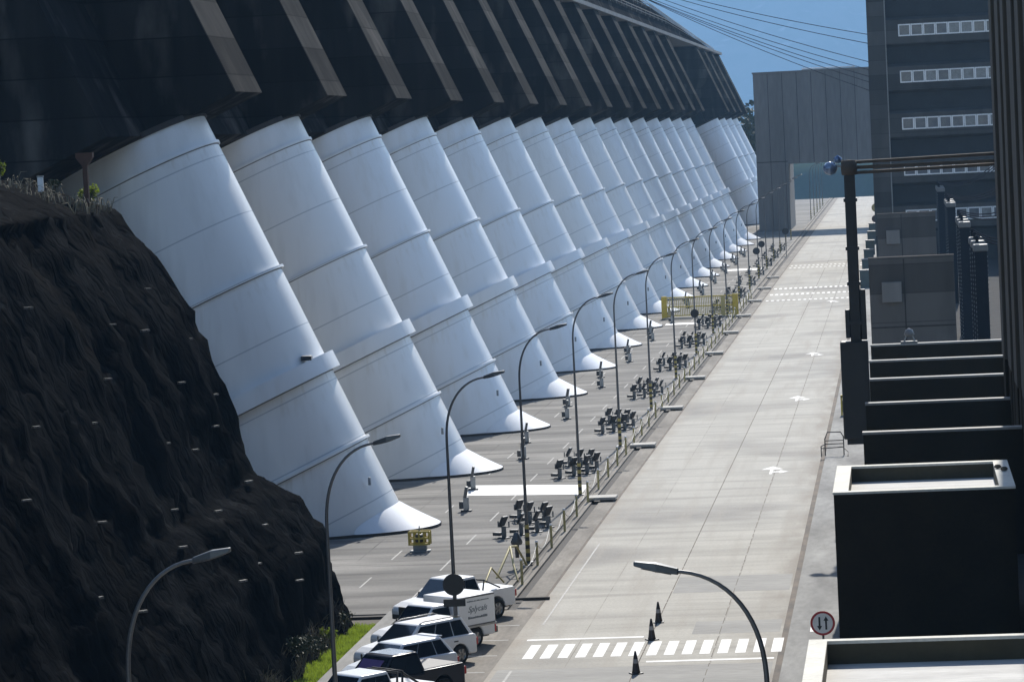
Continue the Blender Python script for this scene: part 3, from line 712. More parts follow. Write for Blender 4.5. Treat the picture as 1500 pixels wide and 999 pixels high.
for i in range(14):
    for k, (x, dy, w) in enumerate(pat):
        y = PY[i] + dy + .2
        if i > 8 and k in (1, 5): continue
        lb = 'dark floodlight before the %s penstock, %s' % (ORD[i], w)
        loc = (x + (rnd.random() - .5) * .15, y + (rnd.random() - .5) * .3, 0); rz = (rnd.random() - .5) * .7 + R_(-20)
        if first: fl.location = loc; fl.rotation_euler = (0, 0, rz); fl['label'] = lb; first = False
        else: copy_tree(fl, None, lb, loc, rz)
def make_column():
    t = thing('spotlight', '', 'spotlight', (0, 0, 0), 0, 'pale spotlights at the penstock feet')
    MB().box((-.26, -.2, 0), (.26, .2, .08)).build('base_plate', M['flood'], t)
    MB().box((-.13, -.12, .08), (.13, .12, .72)).build('column', M['grey'], t, bevel=.02)
    rot = Matrix.Translation((0, 0, .9)) @ Matrix.Rotation(R_(12), 4, 'Y')
    MB().box((-.07, -.16, -.22), (.07, .16, .32), rot).build('lamp_case', M['polelight'], t, bevel=.02)
    MB().box((-.34, -.12, .15), (-.13, .12, .5)).build('ballast_box', M['flood'], t, bevel=.015)
    return t
cp = make_column(); first = True
for i in range(13):
    for k, (x, dy) in enumerate([(-21.5, 5.2), (-22.4, 14.6)]):
        if i in (0,) and k == 2: continue
        lb = 'pale spotlight on the plaza %s the foot of the %s penstock' % ('just beyond' if k == 0 else 'well beyond', ORD[i])
        loc = (x, PY[i] + dy, 0)
        if first: cp.location = loc; cp['label'] = lb; first = False
        else: copy_tree(cp, None, lb, loc, (rnd.random() - .5) * .5)
# yellow guarded lamp near the first foot
t = thing('hose_cabinet', 'yellow caged box on a grey pedestal at the nearest penstock foot', 'equipment stand', (-21.6, 139.2, 0))
mb = MB(); mb.box((-.45, -.25, 0), (.45, .25, .07)); mb.box((-.30, -.16, .07), (.30, .16, .3)); mb.build('pedestal', M['grey'], t, bevel=.02)
mb = MB()
for z in (.32, .58, .86): 
    for y in (-.24, .24): mb.box((-.47, y - .03, z), (.47, y + .03, z + .08))
for x in (-.45, -.22, 0, .22, .45):
    for y in (-.24, .24): mb.box((x - .035, y - .028, .32), (x + .035, y + .028, .9))
mb.box((-.46, -.2, .33), (-.40, .2, .9)); mb.box((.40, -.2, .33), (.46, .2, .9))
mb.build('cage', M['yellow'], t)
mb = MB(); mb.lathe([(0, -.18), (.2, -.16), (.22, 0), (.2, .16), (0, .18)], (0, 0, .6), 14, None); mb.build('hose_reel', M['flood'], t); MB().tube([(0, 0, .85), (0, 0, 1.15)], [.06, .02], 6).build('nozzle', M['grey'], t)

# ------------------------------------------------------------------ chain posts
def make_post():
    t = thing('chain_post', '', 'post', (0, 0, 0), 0, 'yellow chain posts along the left kerb')
    MB().tube([(0, 0, 0), (0, 0, 1.0)], .055, 8).build('post', M['yellow_dull'], t)
    MB().lathe([(0, 1.06), (.05, 1.05), (.075, 1.0), (.06, .97)], (0, 0, 0), 8).build('cap', M['white'], t)
    pts = [(0, 5.58 * k / 8, .92 - .5 * (1 - (2 * k / 8 - 1) ** 2)) for k in range(9)]
    MB().tube(pts, .014, 5).build('chain', M['grey'], t)
    return t
post = make_post(); first = True; y = 127.6; k = 0
while y < 335:
    li = max(i for i, q in enumerate(LY) if q[1] <= y); nth = sum(1 for j in range(200) if 127.6 + 5.6 * j < y - .01 and 127.6 + 5.6 * j >= LY[li][1])
    lb = 'yellow chain post on the kerb, %s past the %s left lamp post' % (ORD[nth], ORD[li])
    if first: post.location = (-15.72, y, .03); post['label'] = lb; first = False
    else: copy_tree(post, None, lb, (-15.72, y, .03), (rnd.random() - .5) * .03)
    y += 5.6; k += 1
# yellow handrails round the hatch next to the pickup
t = thing('hatch_railing', 'yellow tubular handrail folded round a floor hatch behind the white pickup', 'handrail', (-16.6, 131.5, 0))
mb = MB(); mb.tube([(-.6, -5.0, .0), (-.35, -3.9, .75), (.1, -3.6, .1)], .04, 7); mb.tube([(-.45, -1.6, .0), (-.05, .2, 1.05), (.15, .7, 1.0), (.45, 1.4, .1)], .05, 7); mb.tube([(-.05, .2, 1.05), (.3, -1.8, .55), (.55, -2.6, .0)], .045, 7)
mb.build('rail', M['yellow_dull'], t)
mb = MB(); mb.lathe([(0, .55), (.10, .5), (.26, .12), (.22, 0), (.1, -.02), (.08, -.55)], (.05, 1.6, .95), 12); mb.build('siren_horn', M['polelight'], t)

# yellow fence across the plaza
t = thing('barrier_fence', 'yellow mesh barrier fence with broad end posts across the plaza', 'fence', (-19.2, 306, 0))
for x in (-3.5, 3.3): MB().box((x - .27, -.12, 0), (x + .27, .12, 2.15)).build('post', M['yellow'], t, bevel=.03)
MB().box((1.9, -.08, .1), (2.3, .08, 2.0)).build('post', M['yellow_dull'], t)
mb = MB()
for z in (.25, 1.1, 2.0): mb.box((-3.3, -.05, z - .06), (3.1, .05, z + .06))
mb.build('rail', M['yellow'], t)
mb = MB(); x = -3.15
while x < 3.1: mb.box((x - .035, -.03, .25), (x + .035, .03, 2.0)); x += .17
mb.build('bars', M['yellow_dull'], t)
MB().box((-3.6, -.2, 0), (3.5, .2, .1)).build('base', M['slab'], t)

# ------------------------------------------------------------------ cones
def make_cone():
    t = thing('traffic_cone', '', 'traffic cone', (0, 0, 0), 0, 'traffic cones on the centre line')
    mb = MB(); mb.box((-.19, -.19, 0), (.19, .19, .04)); mb.build('base', M['black'], t, bevel=.01)
    MB().lathe([(.15, .04), (.13, .10), (.095, .36)], (0, 0, 0), 16).build('body', M['cone_backlit'], t)
    MB().lathe([(.0955, .36), (.078, .50)], (0, 0, 0), 16).build('band', M['conewhite'], t)
    MB().lathe([(.078, .50), (.03, .76), (0, .77)], (0, 0, 0), 16).build('tip', M['cone_backlit'], t)
    return t
cn = make_cone()
for i, (x, y) in enumerate([(-9.4, 116.7), (-9.35, 112.7), (-9.35, 105.7)]):
    lb = ['dark traffic cone farthest from the camera, just past the crosswalk', 'dark traffic cone with grey band at the far edge of the crosswalk', 'dark traffic cone on the near side of the crosswalk'][i]
    if i == 0: cn.location = (x, y, 0); cn['label'] = lb; cn.scale = (1, 1, 1.0)
    else: copy_tree(cn, None, lb, (x, y, 0), rnd.random())

# ------------------------------------------------------------------ vehicles
def arch(cx, r, z0, n=9):
    return [(cx + r * math.cos(math.pi * k / (n - 1)), z0 + r * math.sin(math.pi * k / (n - 1)) * .98) for k in range(n)]
def make_vehicle(name, label, cat, loc, rz, paint, L, W, profile, wheels, wr, cabin, lower=.32, splits=(.5,), trim='black', extra=None, grille=(.5, .78)):
    """profile: top outline from rear to front (x,z); wheels: rear x, front x; cabin: (belt z, xb0, xb1, xt0, xt1, roof z, belt half width, top half width)"""
    t = thing(name, label, cat, loc, rz)
    xr_, xf = wheels; r = wr + .07; x0, x1 = profile[0][0], profile[-1][0]
    bot = [(x1, lower)] + [(x, z) for x, z in arch(xf, r, lower)] + [(x, z) for x, z in arch(xr_, r, lower)] + [(x0, lower)]
    poly = list(profile) + bot
    mb = MB(); h = W / 2
    n = len(poly); vs = []
    zt = max(z for x, z in profile)
    for y in (-h, -h + .001, h - .001, h):
        pass
    def ring(y, sh, tuck):
        out = []
        cxm = (x0 + x1) / 2
        for x, z in poly:
            out.append((cxm + (x - cxm) * sh, y, z))
        return out
    vs = ring(-h, .965, 0) + ring(-h + .16, 1., 0) + ring(h - .16, 1., 0) + ring(h, .965, 0)
    fs = [tuple(range(n))[::-1], tuple(range(3 * n, 4 * n))]
    for k in range(3):
        for i in range(n): fs.append((k * n + i, k * n + (i + 1) % n, (k + 1) * n + (i + 1) % n, (k + 1) * n + i))
    mb.add(vs, fs)
    body = mb.build('body', paint, t, bevel=.07, seg=3)
    bz, xb0, xb1, xt0, xt1, rz_, wb, wt = cabin
    bl = [V((xb0, -wb, bz)), V((xb1, -wb, bz)), V((xb1, wb, bz)), V((xb0, wb, bz))]
    tp = [V((xt0, -wt, rz_)), V((xt1, -wt, rz_)), V((xt1, wt, rz_)), V((xt0, wt, rz_))]
    low_ = [p - V((0, 0, .12)) for p in bl]
    mid = [(a.lerp(c, .5) + V((0, 0, 0))) for a, c in zip(bl, tp)]
    cab = MB(); top_mid = V(((xt0 + xt1) / 2, 0, rz_ + .035))
    cab.add(low_ + bl + tp, [(3, 2, 1, 0)] + [(i, (i + 1) % 4, 4 + (i + 1) % 4, 4 + i) for i in range(4)] + [(4 + i, 4 + (i + 1) % 4, 8 + (i + 1) % 4, 8 + i) for i in range(4)] + [(8, 9, 10, 11)])
    cab.build('cabin', paint, t, bevel=.11, seg=4)
    def pane(nm, a, c, d, e, u0, u1, v0, v1, parent=t):
        """quad a(bl) c(br) d(tr) e(tl) inset"""
        def P(u, v): return a.lerp(c, u).lerp(e.lerp(d, u), v)
        q = [P(u0, v0), P(u1, v0), P(u1, v1), P(u0, v1)]; nr = (q[1] - q[0]).cross(q[3] - q[0]).normalized()
        ctr = V(((xb0 + xb1) / 2, 0, bz + .2))
        if nr.dot(q[0] + q[2] - 2 * ctr) < 0: nr = -nr
        o1 = [p + nr * .014 for p in q]; o0 = [p - nr * .02 for p in q]
        MB().add(o0 + o1, [(0, 1, 2, 3), (7, 6, 5, 4)] + [(i, (i + 1) % 4, 4 + (i + 1) % 4, 4 + i) for i in range(4)]).build(nm, M['glass'], parent, bevel=.012, seg=1)
    pane('windshield', bl[1], bl[2], tp[2], tp[1], .05, .95, .06, .90)
    pane('rear_window', bl[3], bl[0], tp[0], tp[3], .08, .92, .15, .88)
    ed = [.06] + list(splits) + [.94]
    for a, c, d, e in ((bl[0], bl[1], tp[1], tp[0]), (bl[3], bl[2], tp[2], tp[3])):
        for k in range(len(ed) - 1): pane('side_window', a, c, d, e, ed[k] + .012, ed[k + 1] - .012, .06, .84)
    for x in (xr_, xf):
        for s_ in (-1, 1):
            rot = Matrix.Translation((x, s_ * (h - .12), wr)) @ Matrix.Rotation(R_(90) * -s_, 4, 'X')
            w = MB().lathe([(wr * .62, .115), (wr * .9, .12), (wr, .07), (wr, -.1), (wr * .6, -.11)], (0, 0, 0), 22, rot).build('wheel', M['tyre'], t)
            rm = MB(); rm.lathe([(0, .09), (wr * .15, .095), (wr * .2, .06), (wr * .62, .085), (wr * .64, .115)], (0, 0, 0), 22, rot)
            for q in range(6):
                rm.box((wr * .16, -.035, .07), (wr * .60, .035, .105), rot @ Matrix.Rotation(q * math.pi / 3, 4, 'Z'))
            rm.build('rim', M['rim'], w)
    fz = profile[-1][1]
    for s_ in (-1, 1):
        MB().cbox((x1 - .07, s_ * (h - .27), fz - .10), (.16, .36, .15)).build('headlight', M['lens'], t, bevel=.03)
        rzz = profile[0][1]
        MB().cbox((x0 + .06, s_ * (h - .11), rzz - .20), (.17, .19, .26)).build('tail_light', M['tail'], t, bevel=.03)
        MB().cbox((xb1 - .42, s_ * (wb + .13), bz + .10), (.12, .2, .16)).build('mirror', M[trim] if trim == 'black' else paint, t, bevel=.03)
        for dx in (.30, .62):
            MB().cbox((xb0 + (xb1 - xb0) * dx, s_ * (h + .01), bz - .14), (.18, .035, .035)).build('door_handle', M['black'], t)
    MB().box((x1 - .06, -h + .48, grille[0]), (x1 + .015, h - .48, grille[1])).build('grille', M['black'], t, bevel=.02)
    MB().box((x1 - .12, -h + .12, lower - .02), (x1 + .03, h - .12, lower + .17)).build('front_bumper', M['black'], t, bevel=.03)
    MB().box((x0 - .03, -h + .12, lower - .02), (x0 + .12, h - .12, lower + .16)).build('rear_bumper', M['black'] if trim == 'black' else M['rim'], t, bevel=.03)
    MB().box((x0 + .25, -h + .14, lower - .06), (x1 - .25, h - .14, lower + .1)).build('underbody', M['black'], t)
    return t
TH = R_(180 + 51)   # nose towards lower left of the picture
def place(wx, wy, xr_, W):   # rear left wheel contact -> vehicle origin
    c, s_ = math.cos(TH), math.sin(TH); lx, ly = xr_, W / 2
    return (wx - (lx * c - ly * s_), wy - (lx * s_ + ly * c), 0)
def pickup(label, wx, wy, paint, **k):
    L = 5.0; W = 1.8
    prof_ = [(-2.45, 1.06), (-2.40, 1.12), (-.62, 1.12), (-.6, 1.02), (1.05, 1.06), (1.9, .98), (2.3, .86), (2.4, .74)]
    t = make_vehicle('pickup_truck', label, 'pickup truck', place(wx, wy, -1.45, W), TH, paint, L, W, prof_, (-1.45, 1.5), .375, (1.02, -.78, 1.22, -.55, .52, 1.72, .80, .66), lower=.42, splits=(.46,), grille=(.55, .88))
    MB().box((-2.3, -.72, 1.10), (-.75, .72, 1.126)).build('load_bed', k.get('bed', M['black']), t)
    return t
t = pickup('white double-cab pickup parked farthest from the camera, tail to the road', -15.6, 118.9, M['carwhite'], bed=M['carwhite'])
MB().tube([(-.8, -.78, 1.12), (-.95, -.72, 1.5), (-.95, .72, 1.5), (-.8, .78, 1.12)], .035, 8).build('roll_bar', M['black'], t)
MB().tube([(-.95, .72, 1.5), (-1.7, .78, 1.14)], .03, 8).build('roll_bar_brace', M['black'], t)
# box truck
W = 1.8
t = make_vehicle('box_truck', 'small white box truck with dark script lettering on its side', 'box truck', place(-15.55, 112.2, -1.35, W), TH, M['carwhite'], 4.7, W,
                 [(-2.35, .78), (-2.3, .8), (-.3, .8), (-.28, 1.0), (1.0, 1.04), (1.75, .96), (2.1, .84), (2.18, .72)], (-1.35, 1.35), .35, (1.0, -.42, 1.12, -.3, .45, 1.70, .79, .66), lower=.38, splits=(), grille=(.5, .82))
bx = MB().box((-2.30, -.92, .80), (-.52, .92, 1.88)).build('cargo_box', M['carwhite'], t, bevel=.03)
mb = MB(); mb.box((-2.34, -.94, .74), (-.50, .94, .80)); mb.build('box_sill', M['rim'], t)
mb = MB(); mb.box((-2.5, -.8, .40), (-2.36, .8, .62)); mb.box((-2.36, -.8, .45), (-.6, .8, .74)); mb.build('chassis', M['black'], t)
mb = MB()
for z in (1.87, .86): mb.box((-2.28, .921, z - .06), (-.54, .932, z - .02))
mb.build('edge_trim', M['polelight'], bx)
def text(body, size, x, z, shear, parent):
    cu = bpy.data.curves.new('lettering', 'FONT'); cu.body = body; cu.size = size; cu.shear = shear; cu.extrude = .003; cu.align_x = 'CENTER'
    o = bpy.data.objects.new('lettering', cu); COL.objects.link(o)
    dg = bpy.context.evaluated_depsgraph_get(); me = bpy.data.meshes.new_from_object(o.evaluated_get(dg)); bpy.data.objects.remove(o)
    me.materials.clear(); me.materials.append(M['ink'])
    o = bpy.data.objects.new('lettering', me); COL.objects.link(o); o.parent = parent
    o.matrix_local = Matrix.Translation((x, .926, z)) @ Matrix.Rotation(math.pi, 4, 'Z') @ Matrix.Rotation(R_(90), 4, 'X')
    return o
text('Splycals', .30, -1.42, 1.30, .45, bx)
def scribble(x0, x1, z, h, parent, seed):
    q = random.Random(seed); mb = MB(); x = x0
    while x < x1:
        w = .02 + .05 * q.random(); mb.box((x, .921, z), (x + w, .927, z + h * (.6 + .5 * q.random()))); x += w + .012 
    mb.build('lettering', M['ink'], parent)
scribble(-2.0, -.95, 1.66, .04, bx, 3); scribble(-1.9, -1.0, 1.06, .08, bx, 5)
# SUV and hatchback
SUVP = [(-2.12, .92), (-2.02, 1.0), (-1.2, 1.02), (1.0, 1.02), (1.75, .94), (2.08, .80), (2.16, .66)]
t = make_vehicle('suv', 'white sport utility car parked beside the box truck', 'car', place(-15.6, 108.6, -1.3, 1.8), TH, M['carwhite'], 4.3, 1.8, SUVP, (-1.3, 1.32), .345, (.98, -2.02, 1.15, -1.62, .35, 1.60, .80, .62), lower=.32, splits=(.30, .60), trim='body')
for s_ in (-1, 1): MB().tube([(-1.6, s_ * .58, 1.6), (-1.4, s_ * .58, 1.66), (.1, s_ * .58, 1.66), (.3, s_ * .58, 1.6)], .022, 6).build('roof_rail', M['rim'], t)
HP = [(-1.95, .82), (-1.88, .92), (-1.1, .94), (.95, .94), (1.6, .84), (1.9, .70), (1.97, .58)]
t = make_vehicle('hatchback', 'pearl white hatchback between the white sport utility car and the dark pickup', 'car', place(-15.75, 105.2, -1.2, 1.74), TH, M['carwhite2'], 3.95, 1.74, HP, (-1.2, 1.25), .31, (.91, -1.86, 1.1, -1.4, .3, 1.47, .77, .60), lower=.28, splits=(.28, .60), trim='body')
MB().box((-1.55, -.5, 1.47), (-1.3, .5, 1.50)).build('spoiler', M['carwhite2'], t)
t = pickup('navy pickup with pale roof panel and a purple windscreen shade', -15.2, 101.6, M['cardark'])
MB().box((-.48, -.58, 1.728), (.44, .58, 1.745)).build('roof_panel', M['carsilver'], t, bevel=.008)
rot = Matrix.Translation((.93, 0, 1.36)) @ Matrix.Rotation(R_(45), 4, 'Y')
MB().box((-.3, -.5, .035), (.25, .5, .045), rot).build('sunshade', M['purple'], t)
t = pickup('pale pickup with black roll bar cut off by the bottom edge', -15.6, 98.0, M['carwhite2'], bed=M['carwhite'])
for dx in (0, .22): MB().tube([(-.8 - dx, -.78, 1.12), (-.92 - dx, -.7, 1.62), (-.92 - dx, .7, 1.62), (-.8 - dx, .78, 1.12)], .04, 8).build('roll_bar', M['black'], t)
MB().tube([(-1.1, .7, 1.6), (-1.8, .76, 1.13)], .04, 8).build('roll_bar_brace', M['black'], t)
# wheel stop
tag(MB().box((-.75, -.08, 0), (.75, .08, .10)).build('wheel_stop', M['slot'], bevel=.02), 'low dark drain bar on the kerb behind the white pickup', 'wheel stop').location = (-14.9, 123.4, .01)

# ------------------------------------------------------------------ portal building
g = thing('portal_building', 'tall blue-grey concrete portal with square opening spanning the far road', 'gate building', (-23.8, 548, 0))
mb = MB(); mb.box((0, 0, -.1), (5.4, 26, 11.19)); mb.build('pillar', M['gate'], g)
mb = MB(); mb.box((0, 0, 11.2), (32, 9, 26.7)); mb.build('lintel', M['gate'], g)
mb = MB(); mb.box((22.3, .3, -.1), (31.8, 8.7, 11.19)); mb.build('pillar', M['gate'], g)
mb = MB()
for k in range(1, 13):
    x = k * 2.45 - .05
    if x > 5.4: mb.box((x, -.05, 11.3), (x + .07, -.004, 26.6))
    else: mb.box((x, -.05, .1), (x + .07, -.004, 26.6))
mb.box((.1, -.05, 11.6), (5.3, -.006, 11.72))
mb.build('panel_joint', M['slot'], g)
mb = MB(); mb.box((-.15, -.15, 26.7), (32, 9.1, 26.95)); mb.build('coping', M['gate'], g)
t = thing('roof_rubble', 'bright pale pipe bundle lying on the portal roof edge', 'roof pipes', (-15.5, 550, 26.95))
mb = MB()
for k in range(4): mb.tube([(0, k * .4, .15 + .05 * k), (9, k * .4, .2)], .14, 6)
mb.build('pipe', M['paint'], t)

# ------------------------------------------------------------------ tall building with window bands
bd = thing('tall_building', 'tall dark building with white-framed window bands on the right', 'building', (-3.0, 400, 0))
mb = MB(); mb.box((0, .02, -.1), (40, 24, 34)); mb.build('wall', M['bldg_dark'], bd)
mb = MB(); mb.box((-.05, -1.5, -.1), (2.1, 0, 34)); mb.build('corner_column', M['bldg'], bd)
mb = MB(); mb.box((2.1, -1.42, 0), (2.24, -.02, 34)); mb.build('column_edge', M['ledge'], bd)
wz = [28.0, 22.3, 16.55, 10.9, 5.2]
wx0, ww = 3.75, 1.52
for r, z in enumerate(wz):
    lo, hi = z - .85, z + 2.05
    b1 = MB(); b1.prism([(-1.25, lo), (-.02, lo - .35), (-.02, hi + .35), (-1.25, hi)], 'x', 2.24, 40); b1.build('floor_band', M['bldg'], bd)
    for k in range(14):
        x = wx0 + k * ww
        if x > 22: break
        w = MB(); zz = z + .02
        for a, c in (((x, zz), (x + ww - .03, zz + .16)), ((x, zz + 1.32), (x + ww - .03, zz + 1.48)), ((x, zz + .16), (x + .15, zz + 1.32)), ((x + ww - .18, zz + .16), (x + ww - .03, zz + 1.32))):
            w.box((a[0], -1.36, a[1]), (c[0], -1.255, c[1]))
        wf = w.build('window', M['frame'], bd)
        MB().box((x + .15, -1.29, zz + .16), (x + ww - .18, -1.256, zz + 1.32)).build('pane', M['pane' if rnd.random() < .6 else 'pane2'], wf)
# cables
for k, (za, zb, ya) in enumerate([(41.3, 18.2, 540), (41.3, 17.0, 546), (41.6, 19.2, 552), (42, 20.3, 530), (41.3, 14.9, 556), (42.2, 23.5, 520), (42.4, 25.0, 512)]):
    a = V((-43, ya, za)); c = V((13 + k * .4, 398.9, zb)); pts = [a.lerp(c, q / 16) - V((0, 0, 1.3 * (1 - (2 * q / 16 - 1) ** 2))) for q in range(17)]
    tag(MB().tube(pts, .05, 5).build('overhead_cable', M['cable']), 'overhead cable between dam crest and tall building, %s' % ['lowest but one', 'second of the lower bundle', 'third of the lower bundle', 'upper one of the lower bundle', 'lowest on the building', 'second highest on the building', 'highest on the building'][k], 'cable', 'overhead cables')

# ------------------------------------------------------------------ low concrete blocks
def block(y, label):
    t = thing('concrete_block_house', label, 'block house', (-2.05, y, .13))
    MB().box((0, 0, -.2), (5.25, 1.1, 9.25)).build('wall', M['block'], t, bevel=.04)
    MB().box((-.02, -.02, 9.25), (5.27, 1.12, 9.33)).build('coping', M['block'], t)
    MB().box((.76, -.30, 6.55), (1.98, -.002, 7.8)).build('vent_box', M['gate'], t, bevel=.03)
    mb = MB(); mb.box((2.12, -.02, .1), (2.2, -.003, 9.2)); mb.box((.02, -.021, 4.95), (5.2, -.003, 5.03)); mb.build('panel_joint', M['slot'], t)
block(200, 'nearer brown-grey concrete block house with a square vent box'); block(293, 'farther blue-grey concrete block house with a square vent box')
# transformer fire walls
fwp = None
for i, y in enumerate([131, 144.5, 158, 170, 182]):
    lb = 'black fire wall with pale top edge, %s behind the white-rimmed box' % ORD[i]
    if fwp is None:
        fwp = thing('fire_wall', lb, 'fire wall', (-1.85, y, .13), 0, 'black fire walls in a row')
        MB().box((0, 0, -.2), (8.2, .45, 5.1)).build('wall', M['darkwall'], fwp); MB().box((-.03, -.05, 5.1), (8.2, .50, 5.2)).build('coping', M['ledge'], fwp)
    else: copy_tree(fwp, None, lb, (-1.85 - .02 * i, y, .13))
# transformers' floor clutter between sidewalk and fire walls: gravel edge strip
struct(MB().box((-2.35, 121, .13), (-1.95, 190, .2)).build('gravel_strip', M['soil']))
# white rimmed boxes
def rim_box(label, y0, y1, x0, x1, h, rim=.45, left=.55):
    t = thing('roof_box', label, 'concrete box', (x0, y0, .13)); w = x1 - x0; d = y1 - y0
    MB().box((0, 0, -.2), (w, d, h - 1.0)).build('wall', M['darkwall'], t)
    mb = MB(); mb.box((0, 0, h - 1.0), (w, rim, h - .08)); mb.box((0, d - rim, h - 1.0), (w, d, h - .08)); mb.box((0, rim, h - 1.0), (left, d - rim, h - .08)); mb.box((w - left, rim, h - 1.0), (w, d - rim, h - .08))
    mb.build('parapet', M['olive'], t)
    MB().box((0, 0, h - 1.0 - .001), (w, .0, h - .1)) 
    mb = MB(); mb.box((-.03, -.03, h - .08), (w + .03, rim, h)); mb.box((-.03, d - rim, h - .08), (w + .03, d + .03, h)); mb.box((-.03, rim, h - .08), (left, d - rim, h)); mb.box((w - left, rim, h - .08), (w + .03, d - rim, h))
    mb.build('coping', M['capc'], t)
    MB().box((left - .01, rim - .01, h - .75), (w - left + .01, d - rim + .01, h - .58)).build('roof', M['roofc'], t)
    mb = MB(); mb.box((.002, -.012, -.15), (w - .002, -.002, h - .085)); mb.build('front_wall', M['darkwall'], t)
    return t
rim_box('white-rimmed dark concrete box standing behind the round sign', 110, 118.5, -2.65, 3.5, 5.2, .4, .5)
rim_box('nearest white-rimmed flat roof box in the bottom right corner', 66, 78.6, -2.62, 4.1, 5.2, .28, .42)

for k, (x, y) in enumerate([(3.1, 115.6), (3.3, 114.8)]):
    mb = MB(); mb.lathe([(0, -.03), (.12, 0), (.14, .06), (.08, .12), (0, .13)], (0, 0, 0), 7); o = mb.build('stone', M['soil'])
    tag(o, ['left', 'right'][k] + ' one of two small stones lying on the white rim at the ribbed wall', 'stone'); o.location = (x, y, 5.36)

# near corrugated wall
w = thing('ribbed_wall', 'tall brown ribbed concrete wall along the right edge', 'wall', (4.3, 145.5, 0))
mb = MB(); mb.box((.45, -105, -.1), (8, 0, 7.2)); mb.build('lower_wall', M['darkwall'], w)
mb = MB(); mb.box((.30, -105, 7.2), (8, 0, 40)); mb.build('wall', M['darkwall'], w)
y = 0.
k = 0
while y > -100:
    d = [3.2, 2.2, 3.6, 2.4][k % 4]; gp = [1.1, .5, 1.6, .6][k % 4]; off = [.0, .12, .05, .15][k % 4]
    MB().box((off, y - d, 7.2), (.299, y - .02, 40)).build('rib', M['wallc'], w, bevel=.05); 
    MB().box((.26, y - d, .2), (.449, y - .3, 7.15)).build('lower_rib', M['darkwall'], w, bevel=.03)
    y -= d + gp; k += 1

# ------------------------------------------------------------------ ribbed insulator towers
def make_tower():
    t = thing('insulator_tower', '', 'insulator tower', (0, 0, 0), 0, 'black ribbed towers with white caps')
    mb = MB(); mb.box((-.40, -.4, 0), (.40, .4, 9.2)); mb.build('shaft', M['tower'], t)
    mb = MB()
    for k in range(30):
        for x in (-.43, .39): mb.box((x, -.43, .4 + k * .29), (x + .05, -.35, .5 + k * .29))
    mb.build('ladder_rungs', M['grey2'], t)
    MB().box((-.47, -.5, 9.2), (.47, .5, 9.65)).build('cap', M['cap'], t, bevel=.06)
    mb = MB(); mb.lathe([(0, .5), (.09, .45), (.16, .35), (.09, .3), (.16, .2), (.09, .15), (.16, 0)], (-.2, 0, 9.75), 8); mb.build('insulator', M['tower'], t)
    return t
tw = make_tower(); first = True
for gi, y0 in enumerate([206, 251, 309, 374]):
    for k in range(3):
        loc = (5.0 - .06 * gi, y0 + k * 6.2, .13); lb = 'black ribbed tower with white cap, %s group from the front, %s in it' % (ORD[gi], ORD[k])
        if first: tw.location = loc; tw['label'] = lb; first = False
        else: copy_tree(tw, None, lb, loc)
        a = V(loc) + V((-.2, 0, 10.2)); c = V((11.5, loc[1] - 12 + 2 * k, 12.5)) if gi else V((10, loc[1] - 4, 11.5))
        pts = [a.lerp(c, q / 8) - V((0, 0, 1.2 * (1 - (2 * q / 8 - 1) ** 2))) for q in range(9)]
        tag(MB().tube(pts, .05, 5).build('tower_cable', M['cable']), 'thin cable sagging right from the %s tower of the %s group' % (ORD[k], ORD[gi]), 'cable', 'cables leaving the ribbed towers')

# ------------------------------------------------------------------ crane with hanging boom
cr = thing('gantry_crane', 'black hanging crane boom on a horizontal arm beside the road', 'crane', (-2.2, 147, .13))
mb = MB(); mb.box((-.25, -.25, 7.8), (.25, .25, 15.6)); mb.build('boom', M['blackrust'], cr, bevel=.05)
mb = MB()
for z in (8.6, 10.4, 12.0, 14.2): MB().box((-.31, -.31, z), (.31, .31, z + .16)).build('clamp', M['black'], cr)
MB().box((.25, -.2, 7.9), (.50, .2, 10.2)).build('motor_box', M['black'], cr, bevel=.03); MB().box((-.46, -.25, 8.0), (-.25, .25, 9.3)).build('motor_box', M['black'], cr, bevel=.03)
mb = MB(); mb.box((-.74, -.55, 3.4), (.52, .55, 7.85)); mb.build('counterweight', M['blackrust'], cr, bevel=.06)
mb = MB(); mb.box((-.6, -.4, 3.15), (.2, .4, 3.4)); mb.build('hook_block', M['black'], cr)
mb = MB(); mb.lathe([(0, -.35), (.34, -.33), (.38, 0), (.34, .33), (0, .35)], (.0, 0, 15.75), 16, None); mb.build('slewing_head', M['rail_brown'], cr)
for z, m_ in ((15.98, 'rail_brown'), (15.5, 'rail_brown')):
    MB().tube([(-.2, 0, z), (7.6, .4, z + .10)], .075, 8).build('arm_rail', M[m_], cr)
MB().box((.3, .12, 15.66), (7.4, .15, 15.82)).build('arm_web', M['rail_brown'], cr)
mb = MB(); mb.box((6.6, -2.0, .0), (7.4, .6, 16.6)); mb.build('arm_column', M['darkwall'], cr)
mb = MB(); mb.lathe([(0, -.3), (.22, -.24), (.33, -.05), (.33, .08), (.2, .26), (0, .32)], (-.85, 0, 15.75), 16); lm = mb.build('lamp', M['lampblue'], cr)
mb = MB(); mb.lathe([(0, -.2), (.18, -.12), (.2, .05), (0, .2)], (-.5, .2, 16.15), 12); mb.build('lamp', M['lampblue'], cr)
MB().tube([(-.85, 0, 15.85), (-.3, 0, 15.85)], .07, 6).build('lamp_bracket', M['grey'], cr)

